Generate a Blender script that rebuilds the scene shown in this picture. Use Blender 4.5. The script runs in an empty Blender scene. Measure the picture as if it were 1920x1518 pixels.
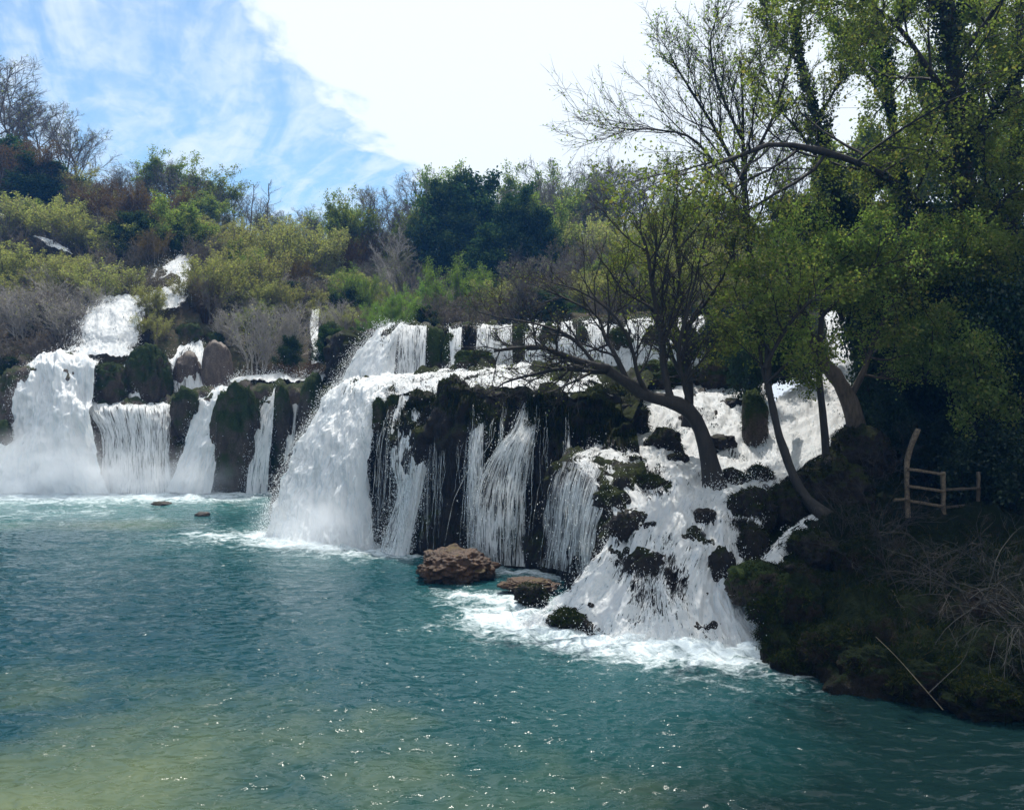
import bpy, math, random
import numpy as np
from mathutils import Vector

S = bpy.context.scene
COL = S.collection
rng = np.random.default_rng(7)
random.seed(7)

# ------------------------------------------------------------------ camera, sky, sun
F, H, HZ = 1700.0, 4.2, 720.0          # focal length in photo pixels, eye height, horizon row
cam = bpy.data.cameras.new("camera")
cam.sensor_width = 36.0
cam.lens = F / 1920.0 * 36.0
cam.shift_y = -(759.0 - HZ) / 1920.0
cam.clip_end = 3000.0
camo = bpy.data.objects.new("camera", cam)
COL.objects.link(camo)
camo.location = (0, 0, H)
camo.rotation_euler = (math.radians(90), 0, 0)
S.camera = camo

SUN_EL, SUN_AZ = math.radians(61), math.radians(-6)     # azimuth to the right of the view axis
SUN_STRENGTH, SKY_STRENGTH = 4.4, 0.10
sun = bpy.data.lights.new("sun", 'SUN')
sun.energy = SUN_STRENGTH
sun.angle = math.radians(0.55)
sun.color = (1.0, 0.95, 0.86)
suno = bpy.data.objects.new("sun", sun)
COL.objects.link(suno)
sd = Vector((math.sin(SUN_AZ) * math.cos(SUN_EL), math.cos(SUN_AZ) * math.cos(SUN_EL), math.sin(SUN_EL)))
suno.rotation_euler = sd.to_track_quat('Z', 'Y').to_euler()
suno.location = sd * 200

vs = S.view_settings
vs.view_transform = 'Standard'
vs.look = 'None'
vs.exposure = 0.45
vs.gamma = 1.0
vs.use_curve_mapping = False
try:
    S.cycles.transparent_max_bounces = 24
    S.cycles.volume_bounces = 3
    S.cycles.max_bounces = 7
    S.cycles.diffuse_bounces = 3
    S.cycles.transmission_bounces = 4
    S.cycles.glossy_bounces = 3
    S.cycles.sample_clamp_indirect = 4.0
    S.cycles.sample_clamp_direct = 4.0
    S.cycles.caustics_reflective = False
    S.cycles.caustics_refractive = False
except Exception:
    pass


class NT:
    """small helper to write node trees"""
    def __init__(s, tree):
        s.t = tree
        s.t.nodes.clear()

    def n(s, typ, props=None, **ins):
        nd = s.t.nodes.new(typ)
        for k, v in (props or {}).items():
            setattr(nd, k, v)
        for k, v in ins.items():
            key = int(k[1:]) if k[0] == 'i' and k[1:].isdigit() else k.replace('_', ' ')
            s.put(nd.inputs[key], v)
        return nd

    def put(s, sock, v):
        if isinstance(v, bpy.types.NodeSocket):
            s.t.links.new(v, sock)
        elif isinstance(v, bpy.types.Node):
            s.t.links.new(v.outputs[0], sock)
        else:
            sock.default_value = v

    def math(s, op, a, b=0.0, c=0.0):
        return s.n('ShaderNodeMath', {'operation': op}, i0=a, i1=b, i2=c).outputs[0]

    def ramp(s, x, lo, hi, a=0.0, b=1.0, smooth=True):
        nd = s.n('ShaderNodeMapRange', {'interpolation_type': 'SMOOTHSTEP' if smooth else 'LINEAR'})
        s.put(nd.inputs[0], x)
        for i, v in enumerate((lo, hi, a, b)):
            s.put(nd.inputs[i + 1], v)
        return nd.outputs[0]

    def mix(s, f, a, b, mode='MIX'):
        nd = s.n('ShaderNodeMix', {'data_type': 'RGBA', 'blend_type': mode})
        s.put(nd.inputs[0], f)
        s.put(nd.inputs[6], a if not isinstance(a, tuple) or len(a) == 4 else (*a, 1))
        s.put(nd.inputs[7], b if not isinstance(b, tuple) or len(b) == 4 else (*b, 1))
        return nd.outputs[2]

    def noise(s, vec, scale, detail=3.0, rough=0.55, dist=0.0):
        nd = s.n('ShaderNodeTexNoise')
        s.put(nd.inputs['Vector'], vec)
        nd.inputs['Scale'].default_value = scale
        nd.inputs['Detail'].default_value = detail
        nd.inputs['Roughness'].default_value = rough
        nd.inputs['Distortion'].default_value = dist
        return nd.outputs[0]

    def scale(s, vec, v):
        return s.n('ShaderNodeVectorMath', {'operation': 'MULTIPLY'}, i0=vec, i1=v).outputs[0]


def build_world():
    w = bpy.data.worlds.new("World")
    S.world = w
    w.use_nodes = True
    t = NT(w.node_tree)
    sky = t.n('ShaderNodeTexSky', {'sky_type': 'NISHITA', 'sun_disc': False, 'sun_elevation': SUN_EL,
                                   'sun_rotation': SUN_AZ, 'altitude': 200.0, 'air_density': 1.0,
                                   'dust_density': 0.6, 'ozone_density': 2.5})
    d = t.n('ShaderNodeTexCoord').outputs['Generated']
    sep = t.n('ShaderNodeSeparateXYZ', None, i0=d)
    z = t.math('MAXIMUM', sep.outputs[2], 0.05)
    u = t.math('DIVIDE', sep.outputs[0], z)          # place on a flat cloud layer overhead
    v = t.math('DIVIDE', sep.outputs[1], z)
    uv = t.n('ShaderNodeCombineXYZ', None, i0=u, i1=v).outputs[0]
    big = t.noise(t.scale(uv, (1.0, 0.45, 1)), 2.2, 6, 0.55)
    fine = t.noise(t.scale(uv, (1.0, 0.5, 1)), 9.0, 6, 0.6, 0.6)
    # one wide bank of cloud to the right of a line, thin cirrus to the left of it
    e = t.math('ADD', u, t.math('MULTIPLY', t.math('SUBTRACT', big, 0.5), 0.75))
    e = t.math('ADD', e, t.math('MULTIPLY', t.math('SUBTRACT', fine, 0.5), 0.30))
    e = t.math('SUBTRACT', e, t.math('MULTIPLY', v, 0.075))
    bank = t.ramp(e, -0.96, -0.76)
    rot = t.n('ShaderNodeVectorRotate', {'rotation_type': 'Z_AXIS'}, Vector=uv, Angle=math.radians(-24)).outputs[0]
    st = t.noise(t.scale(rot, (3.0, 0.55, 1)), 1.35, 7, 0.58, 0.9)
    st2 = t.noise(t.scale(rot, (6.0, 2.6, 1)), 2.0, 5, 0.6, 0.6)
    cir = t.ramp(t.math('ADD', t.math('MULTIPLY', st, 0.72), t.math('MULTIPLY', st2, 0.28)), 0.37, 0.70, 0.14, 0.76)
    hz = t.ramp(sep.outputs[2], 0.02, 0.34, 0.25, 0.0)
    cov = t.math('MAXIMUM', bank, t.math('MAXIMUM', cir, hz))
    c = 1.0 / SKY_STRENGTH
    blue = t.mix(1.0, sky.outputs[0], (0.72, 1.0, 1.08, 1), 'MULTIPLY')
    col = t.mix(cov, blue, (0.755 * c, 0.815 * c, 0.85 * c, 1))
    bg = t.n('ShaderNodeBackground', None, Color=col, Strength=SKY_STRENGTH)
    t.n('ShaderNodeOutputWorld', None, Surface=bg)


build_world()

# ------------------------------------------------------------------ small maths
def W(px, py, Y):
    return np.array([(px - 960.0) / F * Y, Y, H + (HZ - py) / F * Y])


def unit(v):
    return v / (np.linalg.norm(v, axis=-1, keepdims=True) + 1e-9)


def _h(ix, iy, iz, seed):
    n = (ix.astype(np.int64) * 374761393 + iy.astype(np.int64) * 668265263 + iz.astype(np.int64) * 2147483647 + seed * 974711) & 0xFFFFFFFF
    n = ((n ^ (n >> 13)) * 1274126177) & 0xFFFFFFFF
    n = ((n ^ (n >> 16)) * 2246822519) & 0xFFFFFFFF
    return ((n ^ (n >> 15)) & 0xFFFFFF) / float(0xFFFFFF)


def vnoise(p, seed=0):
    f = np.floor(p)
    i = f.astype(np.int64)
    w = p - f
    w = w * w * w * (w * (w * 6 - 15) + 10)
    r = 0
    for dx in (0, 1):
        for dy in (0, 1):
            for dz in (0, 1):
                wt = (w[..., 0] if dx else 1 - w[..., 0]) * (w[..., 1] if dy else 1 - w[..., 1]) * (w[..., 2] if dz else 1 - w[..., 2])
                r = r + wt * _h(i[..., 0] + dx, i[..., 1] + dy, i[..., 2] + dz, seed)
    return r * 2 - 1


ROT = np.array([[0.36, 0.48, -0.8], [-0.8, 0.6, 0.0], [0.48, 0.64, 0.6]])


def fbm(p, octv=4, seed=0, gain=0.5, lac=2.03):
    p = np.asarray(p, dtype=float)
    a, r = 1.0, 0.0
    for k in range(octv):
        r = r + a * vnoise(p, seed + k)
        p = (p @ ROT.T) * lac + 3.7
        a *= gain
    return r


def spline(c, n):
    """Catmull-Rom along axis 0"""
    c = np.asarray(c, dtype=float)
    k = len(c)
    if k == 2:
        t = np.linspace(0, 1, n).reshape((n,) + (1,) * (c.ndim - 1))
        return c[0] * (1 - t) + c[1] * t
    e = np.concatenate([[2 * c[0] - c[1]], c, [2 * c[-1] - c[-2]]])
    x = np.linspace(0, k - 1, n)
    i = np.minimum(x.astype(int), k - 2)
    t = (x - i).reshape((n,) + (1,) * (c.ndim - 1))
    p0, p1, p2, p3 = e[i], e[i + 1], e[i + 2], e[i + 3]
    return 0.5 * (2 * p1 + (p2 - p0) * t + (2 * p0 - 5 * p1 + 4 * p2 - p3) * t * t + (3 * p1 - p0 - 3 * p2 + p3) * t ** 3)


def grid_from(rows, nv, nu):
    """rows of (px, py, depth) control points -> dense (nv, nu, 3) grid of world points"""
    k = max(len(r) for r in rows)
    c = np.array([spline(np.array([W(*q) for q in r]), k) if len(r) != k else [W(*q) for q in r] for r in rows])
    g = spline(c, nv)
    return np.swapaxes(spline(np.swapaxes(g, 0, 1), nu), 0, 1)


def gnormals(g):
    du = np.gradient(g, axis=1)
    dv = np.gradient(g, axis=0)
    n = np.cross(du, dv)
    n /= np.linalg.norm(n, axis=2, keepdims=True) + 1e-9
    return n


def facing(g, want=(0, -1, 0.8)):
    n = gnormals(g)
    return n if (n @ np.array(want)).mean() > 0 else -n


# ------------------------------------------------------------------ meshes and objects
def mesh_np(name, V, Fc, mats, mi=None, uv=None, attrs=None, smooth=True):
    """one mesh from numpy arrays; all faces have the same corner count"""
    me = bpy.data.meshes.new(name)
    V = np.asarray(V, dtype=np.float32).reshape(-1, 3)
    Fc = np.asarray(Fc, dtype=np.int32)
    n, k = Fc.shape
    me.vertices.add(len(V))
    me.vertices.foreach_set('co', V.ravel())
    me.loops.add(n * k)
    me.loops.foreach_set('vertex_index', Fc.ravel())
    me.polygons.add(n)
    me.polygons.foreach_set('loop_start', np.arange(0, n * k, k, dtype=np.int32))
    for m in mats:
        me.materials.append(m)
    if mi is not None:
        me.polygons.foreach_set('material_index', np.asarray(mi, dtype=np.int32))
    if smooth:
        me.polygons.foreach_set('use_smooth', np.ones(n, dtype=bool))
    if uv is not None:
        l = me.uv_layers.new(name='UVMap')
        l.data.foreach_set('uv', np.asarray(uv, dtype=np.float32).reshape(-1, 2)[Fc.ravel()].ravel())
    for an, av in (attrs or {}).items():
        av = np.asarray(av, dtype=np.float32)
        if av.ndim == 1:
            a = me.attributes.new(an, 'FLOAT', 'POINT')
            a.data.foreach_set('value', av)
        else:
            a = me.attributes.new(an, 'FLOAT_COLOR', 'POINT')
            a.data.foreach_set('color', np.concatenate([av, np.ones((len(av), 1), np.float32)], 1).ravel())
    me.update(calc_edges=True)
    return me


def grid_faces(nv, nu):
    i = np.arange(nv * nu).reshape(nv, nu)
    return np.stack([i[:-1, :-1], i[:-1, 1:], i[1:, 1:], i[1:, :-1]], -1).reshape(-1, 4)


def obj(name, me, parent=None, kind=None):
    o = bpy.data.objects.new(name, me)
    COL.objects.link(o)
    if parent is not None:
        o.parent = parent
        o.matrix_parent_inverse.identity()
    if kind:
        o['kind'] = kind
    return o


def thing(name, label, cat, loc=(0, 0, 0), group=None, rz=0.0, scale=(1, 1, 1)):
    o = bpy.data.objects.new(name, None)
    COL.objects.link(o)
    o.empty_display_size = 0.3
    o.location = loc
    o.rotation_euler = (0, 0, rz)
    o.scale = scale
    o['label'] = label
    o['category'] = cat
    if group:
        o['group'] = group
    return o


def tag(o, label, cat, group=None):
    o['label'] = label
    o['category'] = cat
    if group:
        o['group'] = group
    return o


def tubes(P, R, k=3, ph=None):
    """P (n,m,3) polylines, R (n,m) radii -> verts, quads"""
    n, m, _ = P.shape
    T = np.gradient(P, axis=1) if m > 2 else np.repeat(P[:, 1:] - P[:, :1], 2, 1)
    T /= np.linalg.norm(T, axis=2, keepdims=True) + 1e-9
    ref = np.where(np.abs(T[:, :1, 2:3]) > 0.9, np.array([1., 0, 0]), np.array([0., 0, 1]))
    A = np.cross(T, np.broadcast_to(ref, T.shape))
    A /= np.linalg.norm(A, axis=2, keepdims=True) + 1e-9
    B = np.cross(T, A)
    th = np.arange(k) * 2 * math.pi / k
    V = P[:, :, None, :] + R[:, :, None, None] * (np.cos(th)[None, None, :, None] * A[:, :, None, :] + np.sin(th)[None, None, :, None] * B[:, :, None, :])
    i = np.arange(n * m * k).reshape(n, m, k)
    a, b = i[:, :-1], i[:, 1:]
    Q = np.stack([a, np.roll(a, -1, 2), np.roll(b, -1, 2), b], -1).reshape(-1, 4)
    return V.reshape(-1, 3), Q


class Bag:
    def __init__(s):
        s.V, s.Q, s.M, s.n = [], [], [], 0

    def add(s, V, Q, m=0):
        s.V.append(V)
        s.Q.append(Q + s.n)
        s.M.append(np.full(len(Q), m))
        s.n += len(V)

    def mesh(s, name, mats, smooth=True):
        return mesh_np(name, np.concatenate(s.V), np.concatenate(s.Q), mats, np.concatenate(s.M), smooth=smooth)


# ------------------------------------------------------------------ materials
def newmat(name):
    m = bpy.data.materials.new(name)
    m.use_nodes = True
    return m, NT(m.node_tree)


def leaf_mat(name, a, b, c=None, trans=0.52, gloss=0.0):
    m, t = newmat(name)
    r = t.n('ShaderNodeNewGeometry').outputs['Random Per Island']
    oi = t.n('ShaderNodeObjectInfo').outputs['Random']
    col = t.mix(r, a, b)
    if c:
        col = t.mix(t.ramp(r, 0.80, 0.97), col, c)
    hsv = t.n('ShaderNodeHueSaturation', None, Color=col)
    t.put(hsv.inputs['Hue'], t.ramp(oi, 0, 1, 0.482, 0.515, False))
    t.put(hsv.inputs['Value'], t.ramp(oi, 0, 1, 0.75, 1.2, False))
    d = t.n('ShaderNodeBsdfDiffuse', None, Color=hsv)
    tr = t.n('ShaderNodeBsdfTranslucent', None, Color=t.mix(1.0, hsv.outputs[0], (1.25, 1.40, 0.75, 1), 'MULTIPLY'))
    x = t.n('ShaderNodeMixShader', None, i0=trans, i1=d, i2=tr).outputs[0]
    if gloss:
        g = t.n('ShaderNodeBsdfGlossy', None, Color=(1, 1, 1, 1), Roughness=0.45)
        x = t.n('ShaderNodeMixShader', None, i0=gloss, i1=x, i2=g).outputs[0]
    t.n('ShaderNodeOutputMaterial', None, Surface=x)
    return m


def bark_mat(name, a, b, sc=6.0, bump=0.6):
    m, t = newmat(name)
    co = t.n('ShaderNodeTexCoord').outputs['Object']
    n1 = t.noise(t.scale(co, (1, 1, 0.25)), sc * 3, 5, 0.65)
    n2 = t.noise(co, sc * 0.3, 3)
    col = t.mix(t.ramp(t.math('ADD', t.math('MULTIPLY', n1, 0.6), t.math('MULTIPLY', n2, 0.4)), 0.35, 0.65), a, b)
    bp = t.n('ShaderNodeBump', None, Strength=bump, Distance=0.03, Height=n1)
    d = t.n('ShaderNodeBsdfPrincipled', None, Base_Color=col, Roughness=0.85, Normal=bp)
    t.n('ShaderNodeOutputMaterial', None, Surface=d)
    return m


def rock_mat(name, r1, r2, moss, moss2, amt=0.5, wet=0.35, sc=1.0):
    """travertine: brown to grey stone, moss where it faces up, wet sheen in patches"""
    m, t = newmat(name)
    co = t.n('ShaderNodeNewGeometry')
    pos = co.outputs['Position']
    n1 = t.noise(pos, 1.1 * sc, 6, 0.6)
    n2 = t.noise(t.scale(pos, (1, 1, 0.35)), 5.0 * sc, 6, 0.65)
    n3 = t.noise(pos, 22.0 * sc, 4, 0.65)
    stone = t.mix(t.ramp(n2, 0.3, 0.7), r1, r2)
    stone = t.mix(t.ramp(n3, 0.35, 0.6, 0.0, 0.5), stone, (0.02, 0.015, 0.012))
    mo = t.mix(t.ramp(n3, 0.3, 0.7), moss, moss2)
    nz = t.n('ShaderNodeSeparateXYZ', None, i0=co.outputs['Normal']).outputs[2]
    f = t.math('ADD', t.math('MULTIPLY', nz, 0.55), t.math('ADD', t.math('MULTIPLY', t.math('SUBTRACT', n1, 0.5), 1.6), t.math('MULTIPLY', t.math('SUBTRACT', n3, 0.5), 0.5)))
    f = t.ramp(f, 0.55 - amt, 0.85 - amt)
    col = t.mix(f, stone, mo)
    zz = t.n('ShaderNodeSeparateXYZ', None, i0=pos).outputs[2]
    wl_ = t.ramp(t.math('ADD', zz, t.math('MULTIPLY', n2, 0.18)), 0.16, 0.30, 0.65, 0.0)
    col = t.mix(wl_, col, (0.010, 0.010, 0.008))
    h = t.math('ADD', t.math('MULTIPLY', n2, 0.6), t.math('MULTIPLY', n3, 0.45))
    bp = t.n('ShaderNodeBump', None, Strength=0.9, Distance=0.10 / sc, Height=h)
    ro = t.ramp(f, 0, 1, 0.5, 0.95, False)
    p = t.n('ShaderNodeBsdfPrincipled', None, Base_Color=col, Roughness=ro, Normal=bp)
    p.inputs['Specular IOR Level'].default_value = wet
    t.n('ShaderNodeOutputMaterial', None, Surface=p)
    return m


def falls_mat(name, su, sv, tint=(0.80, 0.87, 0.92), trans=0.28, contrast=0.06, bump=0.75, chop=0.0):
    """broken white water: threads of foam along the flow with gaps between them"""
    m, t = newmat(name)
    uv = t.n('ShaderNodeUVMap', {'uv_map': 'UVMap'}).outputs[0]
    de = t.n('ShaderNodeAttribute', {'attribute_name': 'dens'}).outputs['Fac']
    a1 = t.noise(t.scale(uv, (su, sv, 1)), 1.0, 4, 0.6, 0.35)
    a2 = t.noise(t.scale(uv, (su * 3.7, sv * 2.6, 1)), 1.0, 4, 0.62, 0.5)
    a3 = t.noise(t.scale(uv, (su * 10, sv * 11, 1)), 1.0, 3, 0.65, 0.4)
    rid = t.math('SUBTRACT', 1.0, t.math('MULTIPLY', t.math('ABSOLUTE', t.math('SUBTRACT', a2, 0.5)), 5.0))
    rid = t.math('MAXIMUM', rid, 0.0)
    a = t.math('ADD', t.math('MULTIPLY', a1, 0.42), t.math('ADD', t.math('MULTIPLY', rid, 0.30), t.math('MULTIPLY', a3, 0.28)))
    thr = t.ramp(de, 0, 1, 0.68, 0.27, False)
    al = t.ramp(a, t.math('SUBTRACT', thr, contrast), t.math('ADD', thr, contrast))
    al = t.math('MULTIPLY', al, t.ramp(de, 0.0, 0.08))
    bp = t.n('ShaderNodeBump', None, Strength=bump, Distance=0.10, Height=t.math('ADD', t.math('MULTIPLY', rid, 0.35), t.math('MULTIPLY', a3, 0.65)))
    if chop:
        pos = t.n('ShaderNodeNewGeometry').outputs['Position']
        ch = t.noise(t.scale(pos, (1, 1, 0.8)), 9.0, 5, 0.7, 1.2)
        cr = t.math('MAXIMUM', t.math('SUBTRACT', 1.0, t.math('MULTIPLY', t.math('ABSOLUTE', t.math('SUBTRACT', ch, 0.5)), 6.0)), 0.0)
        al = t.math('MULTIPLY', al, t.ramp(t.math('ADD', cr, t.math('MULTIPLY', de, 0.75)), 0.20, 0.60, 0.55, 1.0))
        bp = t.n('ShaderNodeBump', None, Strength=chop, Distance=0.10, Height=t.math('ADD', t.math('MULTIPLY', cr, 0.5), t.math('MULTIPLY', ch, 0.7)), Normal=bp)
    col = t.mix(t.ramp(a, 0.38, 0.62), tint, (0.96, 0.97, 0.98))
    d = t.n('ShaderNodeBsdfDiffuse', None, Color=col, Normal=bp)
    tr = t.n('ShaderNodeBsdfTranslucent', None, Color=col, Normal=bp)
    g = t.n('ShaderNodeBsdfGlossy', None, Color=(1, 1, 1, 1), Roughness=0.3, Normal=bp)
    x = t.n('ShaderNodeMixShader', None, i0=trans, i1=d, i2=tr)
    x = t.n('ShaderNodeMixShader', None, i0=0.05, i1=x, i2=g)
    tp = t.n('ShaderNodeBsdfTransparent')
    x = t.n('ShaderNodeMixShader', None, i0=al, i1=tp, i2=x)
    t.n('ShaderNodeOutputMaterial', None, Surface=x)
    return m


def drop_mat():
    m, t = newmat('water_drops')
    d = t.n('ShaderNodeBsdfDiffuse', None, Color=(0.95, 0.97, 0.98, 1))
    tr = t.n('ShaderNodeBsdfTranslucent', None, Color=(0.95, 0.97, 0.98, 1))
    x = t.n('ShaderNodeMixShader', None, i0=0.4, i1=d, i2=tr)
    t.n('ShaderNodeOutputMaterial', None, Surface=x)
    return m


def thread_mat():
    m, t = newmat('water_threads')
    d = t.n('ShaderNodeBsdfDiffuse', None, Color=(0.8, 0.87, 0.9, 1))
    tr = t.n('ShaderNodeBsdfTranslucent', None, Color=(0.8, 0.87, 0.9, 1))
    g = t.n('ShaderNodeBsdfGlossy', None, Color=(1, 1, 1, 1), Roughness=0.25)
    x = t.n('ShaderNodeMixShader', None, i0=0.5, i1=d, i2=tr)
    x = t.n('ShaderNodeMixShader', None, i0=0.12, i1=x, i2=g)
    tp = t.n('ShaderNodeBsdfTransparent')
    x = t.n('ShaderNodeMixShader', None, i0=0.27, i1=tp, i2=x)
    t.n('ShaderNodeOutputMaterial', None, Surface=x)
    return m


def pool_mat():
    m, t = newmat('pool_water')
    pos = t.n('ShaderNodeNewGeometry').outputs['Position']
    body = t.n('ShaderNodeAttribute', {'attribute_name': 'body'}).outputs['Color']
    foam = t.n('ShaderNodeAttribute', {'attribute_name': 'foam'}).outputs['Fac']
    r1 = t.noise(t.scale(pos, (1.0, 1.45, 1)), 3.0, 1.5, 0.5, 0.5)
    r2 = t.noise(t.scale(pos, (1.0, 1.3, 1)), 10.0, 3, 0.55, 0.3)
    bp = t.n('ShaderNodeBump', None, Strength=1.0, Distance=0.10, Height=t.math('ADD', t.math('MULTIPLY', r1, 0.8), t.math('MULTIPLY', r2, 0.10)))
    n1 = t.noise(t.scale(pos, (0.8, 1.2, 1)), 1.6, 6, 0.66, 1.4)
    n2 = t.noise(pos, 8.0, 6, 0.72, 1.0)
    a = t.math('ADD', t.math('MULTIPLY', n1, 0.55), t.math('MULTIPLY', n2, 0.45))
    thr = t.ramp(foam, 0, 1, 0.68, 0.38, False)
    fm = t.math('MULTIPLY', t.ramp(a, t.math('SUBTRACT', thr, 0.12), t.math('ADD', thr, 0.16)), t.ramp(foam, 0.0, 0.18))
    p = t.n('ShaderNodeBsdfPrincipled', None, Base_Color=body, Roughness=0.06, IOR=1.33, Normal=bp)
    p.inputs['Specular IOR Level'].default_value = 0.36
    fb = t.n('ShaderNodeBump', None, Strength=0.8, Distance=0.08, Height=a)
    fd = t.n('ShaderNodeBsdfDiffuse', None, Color=(0.66, 0.73, 0.76, 1), Normal=fb)
    x = t.n('ShaderNodeMixShader', None, i0=fm, i1=p, i2=fd)
    t.n('ShaderNodeOutputMaterial', None, Surface=x)
    return m


def soil_mat(name, a, b, c):
    m, t = newmat(name)
    pos = t.n('ShaderNodeNewGeometry').outputs['Position']
    n1 = t.noise(pos, 0.6, 6, 0.6)
    n2 = t.noise(pos, 6.0, 5, 0.65)
    n3 = t.noise(pos, 30.0, 3, 0.65)
    col = t.mix(t.ramp(n1, 0.38, 0.62), a, b)
    col = t.mix(t.ramp(n2, 0.45, 0.65), col, c)
    col = t.mix(t.ramp(n3, 0.4, 0.7, 0.0, 0.5), col, (0.03, 0.025, 0.015))
    bp = t.n('ShaderNodeBump', None, Strength=0.9, Distance=0.12, Height=t.math('ADD', n2, t.math('MULTIPLY', n3, 0.4)))
    d = t.n('ShaderNodeBsdfPrincipled', None, Base_Color=col, Roughness=0.95, Normal=bp)
    d.inputs['Specular IOR Level'].default_value = 0.15
    t.n('ShaderNodeOutputMaterial', None, Surface=d)
    return m


def plain_wood():
    m, t = newmat('weathered_wood')
    co = t.n('ShaderNodeTexCoord').outputs['Object']
    n = t.noise(t.scale(co, (4, 4, 4)), 6, 5, 0.65)
    col = t.mix(t.ramp(n, 0.3, 0.7), (0.050, 0.036, 0.024), (0.135, 0.102, 0.068))
    d = t.n('ShaderNodeBsdfPrincipled', None, Base_Color=col, Roughness=0.8)
    t.n('ShaderNodeOutputMaterial', None, Surface=d)
    return m


M = dict(
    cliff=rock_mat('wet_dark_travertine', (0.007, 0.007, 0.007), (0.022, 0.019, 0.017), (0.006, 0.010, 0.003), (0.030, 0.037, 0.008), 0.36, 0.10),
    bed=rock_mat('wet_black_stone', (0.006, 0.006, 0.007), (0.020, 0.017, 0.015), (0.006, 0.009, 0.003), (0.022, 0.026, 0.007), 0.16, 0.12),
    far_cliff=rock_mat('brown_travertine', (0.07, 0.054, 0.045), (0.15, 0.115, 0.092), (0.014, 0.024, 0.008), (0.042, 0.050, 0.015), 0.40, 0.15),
    mossy=rock_mat('mossy_travertine', (0.04, 0.032, 0.025), (0.09, 0.07, 0.052), (0.010, 0.020, 0.006), (0.034, 0.050, 0.011), 0.62, 0.12),
    tufa=rock_mat('bare_travertine', (0.085, 0.066, 0.056), (0.18, 0.14, 0.115), (0.02, 0.03, 0.01), (0.05, 0.06, 0.02), 0.08, 0.2),
    brown=rock_mat('brown_stone', (0.036, 0.017, 0.008), (0.110, 0.052, 0.024), (0.06, 0.05, 0.02), (0.12, 0.09, 0.035), 0.05, 0.3, 1.5),
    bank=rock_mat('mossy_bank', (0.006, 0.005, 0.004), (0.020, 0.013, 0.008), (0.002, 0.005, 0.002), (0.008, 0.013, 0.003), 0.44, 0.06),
    hill=soil_mat('hillside_soil', (0.045, 0.036, 0.02), (0.035, 0.042, 0.016), (0.07, 0.052, 0.03)),
    falls=falls_mat('falling_water', 4.0, 0.55),
    veil=falls_mat('veil_of_water', 6.0, 0.42, contrast=0.16),
    cascade=falls_mat('tumbling_water', 4.2, 1.15, contrast=0.06, bump=0.7, chop=0.45),
    drops=drop_mat(), threads=thread_mat(), pool=pool_mat(),
    bark_dark=bark_mat('dark_bark', (0.008, 0.007, 0.006), (0.024, 0.020, 0.017)),
    bark_twig=bark_mat('dim_twigs', (0.009, 0.010, 0.009), (0.026, 0.027, 0.024)),
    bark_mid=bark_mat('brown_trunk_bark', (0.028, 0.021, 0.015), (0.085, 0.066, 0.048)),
    straw=bark_mat('dry_straw', (0.10, 0.085, 0.055), (0.17, 0.145, 0.10)),
    bark_grey=bark_mat('grey_bark', (0.085, 0.07, 0.058), (0.19, 0.165, 0.14)),
    bark_pale=bark_mat('pale_bark', (0.22, 0.20, 0.18), (0.40, 0.37, 0.34)),
    bark_brown=bark_mat('brown_bark', (0.11, 0.092, 0.074), (0.21, 0.18, 0.15)),
    wood=plain_wood(),
    leaf_spring=leaf_mat('spring_leaves', (0.105, 0.150, 0.040), (0.215, 0.260, 0.080), (0.25, 0.22, 0.08)),
    leaf_olive=leaf_mat('olive_leaves', (0.185, 0.195, 0.075), (0.33, 0.325, 0.135), (0.32, 0.26, 0.15)),
    leaf_green=leaf_mat('bright_green_leaves', (0.10, 0.19, 0.045), (0.19, 0.27, 0.07)),
    leaf_dark=leaf_mat('dark_evergreen_leaves', (0.020, 0.043, 0.019), (0.050, 0.080, 0.028), (0.10, 0.12, 0.04), 0.3),
    leaf_ivy=leaf_mat('ivy_leaves', (0.007, 0.020, 0.010), (0.024, 0.052, 0.018), None, 0.22, 0.025),
    leaf_rust=leaf_mat('russet_leaves', (0.085, 0.052, 0.024), (0.15, 0.092, 0.042), (0.09, 0.08, 0.03), 0.35),
    moss=leaf_mat('moss_fringe', (0.007, 0.013, 0.004), (0.026, 0.036, 0.008), (0.05, 0.045, 0.016), 0.3),
    leaf_grass=leaf_mat('grass_blades', (0.007, 0.013, 0.004), (0.022, 0.032, 0.008), (0.045, 0.034, 0.017), 0.3),
)

# ------------------------------------------------------------------ setting: rock, hills, bank
def loft(name, rows, nv, nu, mat, amp=0.35, fr=0.8, vert=0.35, seed=0, fine=0.10, kind='structure', wmask=None):
    g = grid_from(rows, nv, nu)
    n = facing(g)
    q = g * np.array([1, 1, vert]) * fr
    d = fbm(q, 4, seed) * amp
    d += (1 - np.abs(fbm(q * 2.3 + 11, 3, seed + 9))) * amp * 0.5 - amp * 0.25
    d += fbm(g * 4.5, 3, seed + 5) * fine
    if wmask is not None:
        d *= wmask(g)
    g = g + n * d[..., None]
    me = mesh_np(name, g, grid_faces(nv, nu), [mat])
    o = obj(name, me, kind=kind)
    return o, g


def wl(px, Y, z=0.0):
    """photo pixel of a point at height z"""
    return (px, HZ - (z - H) * F / Y, Y)


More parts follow.
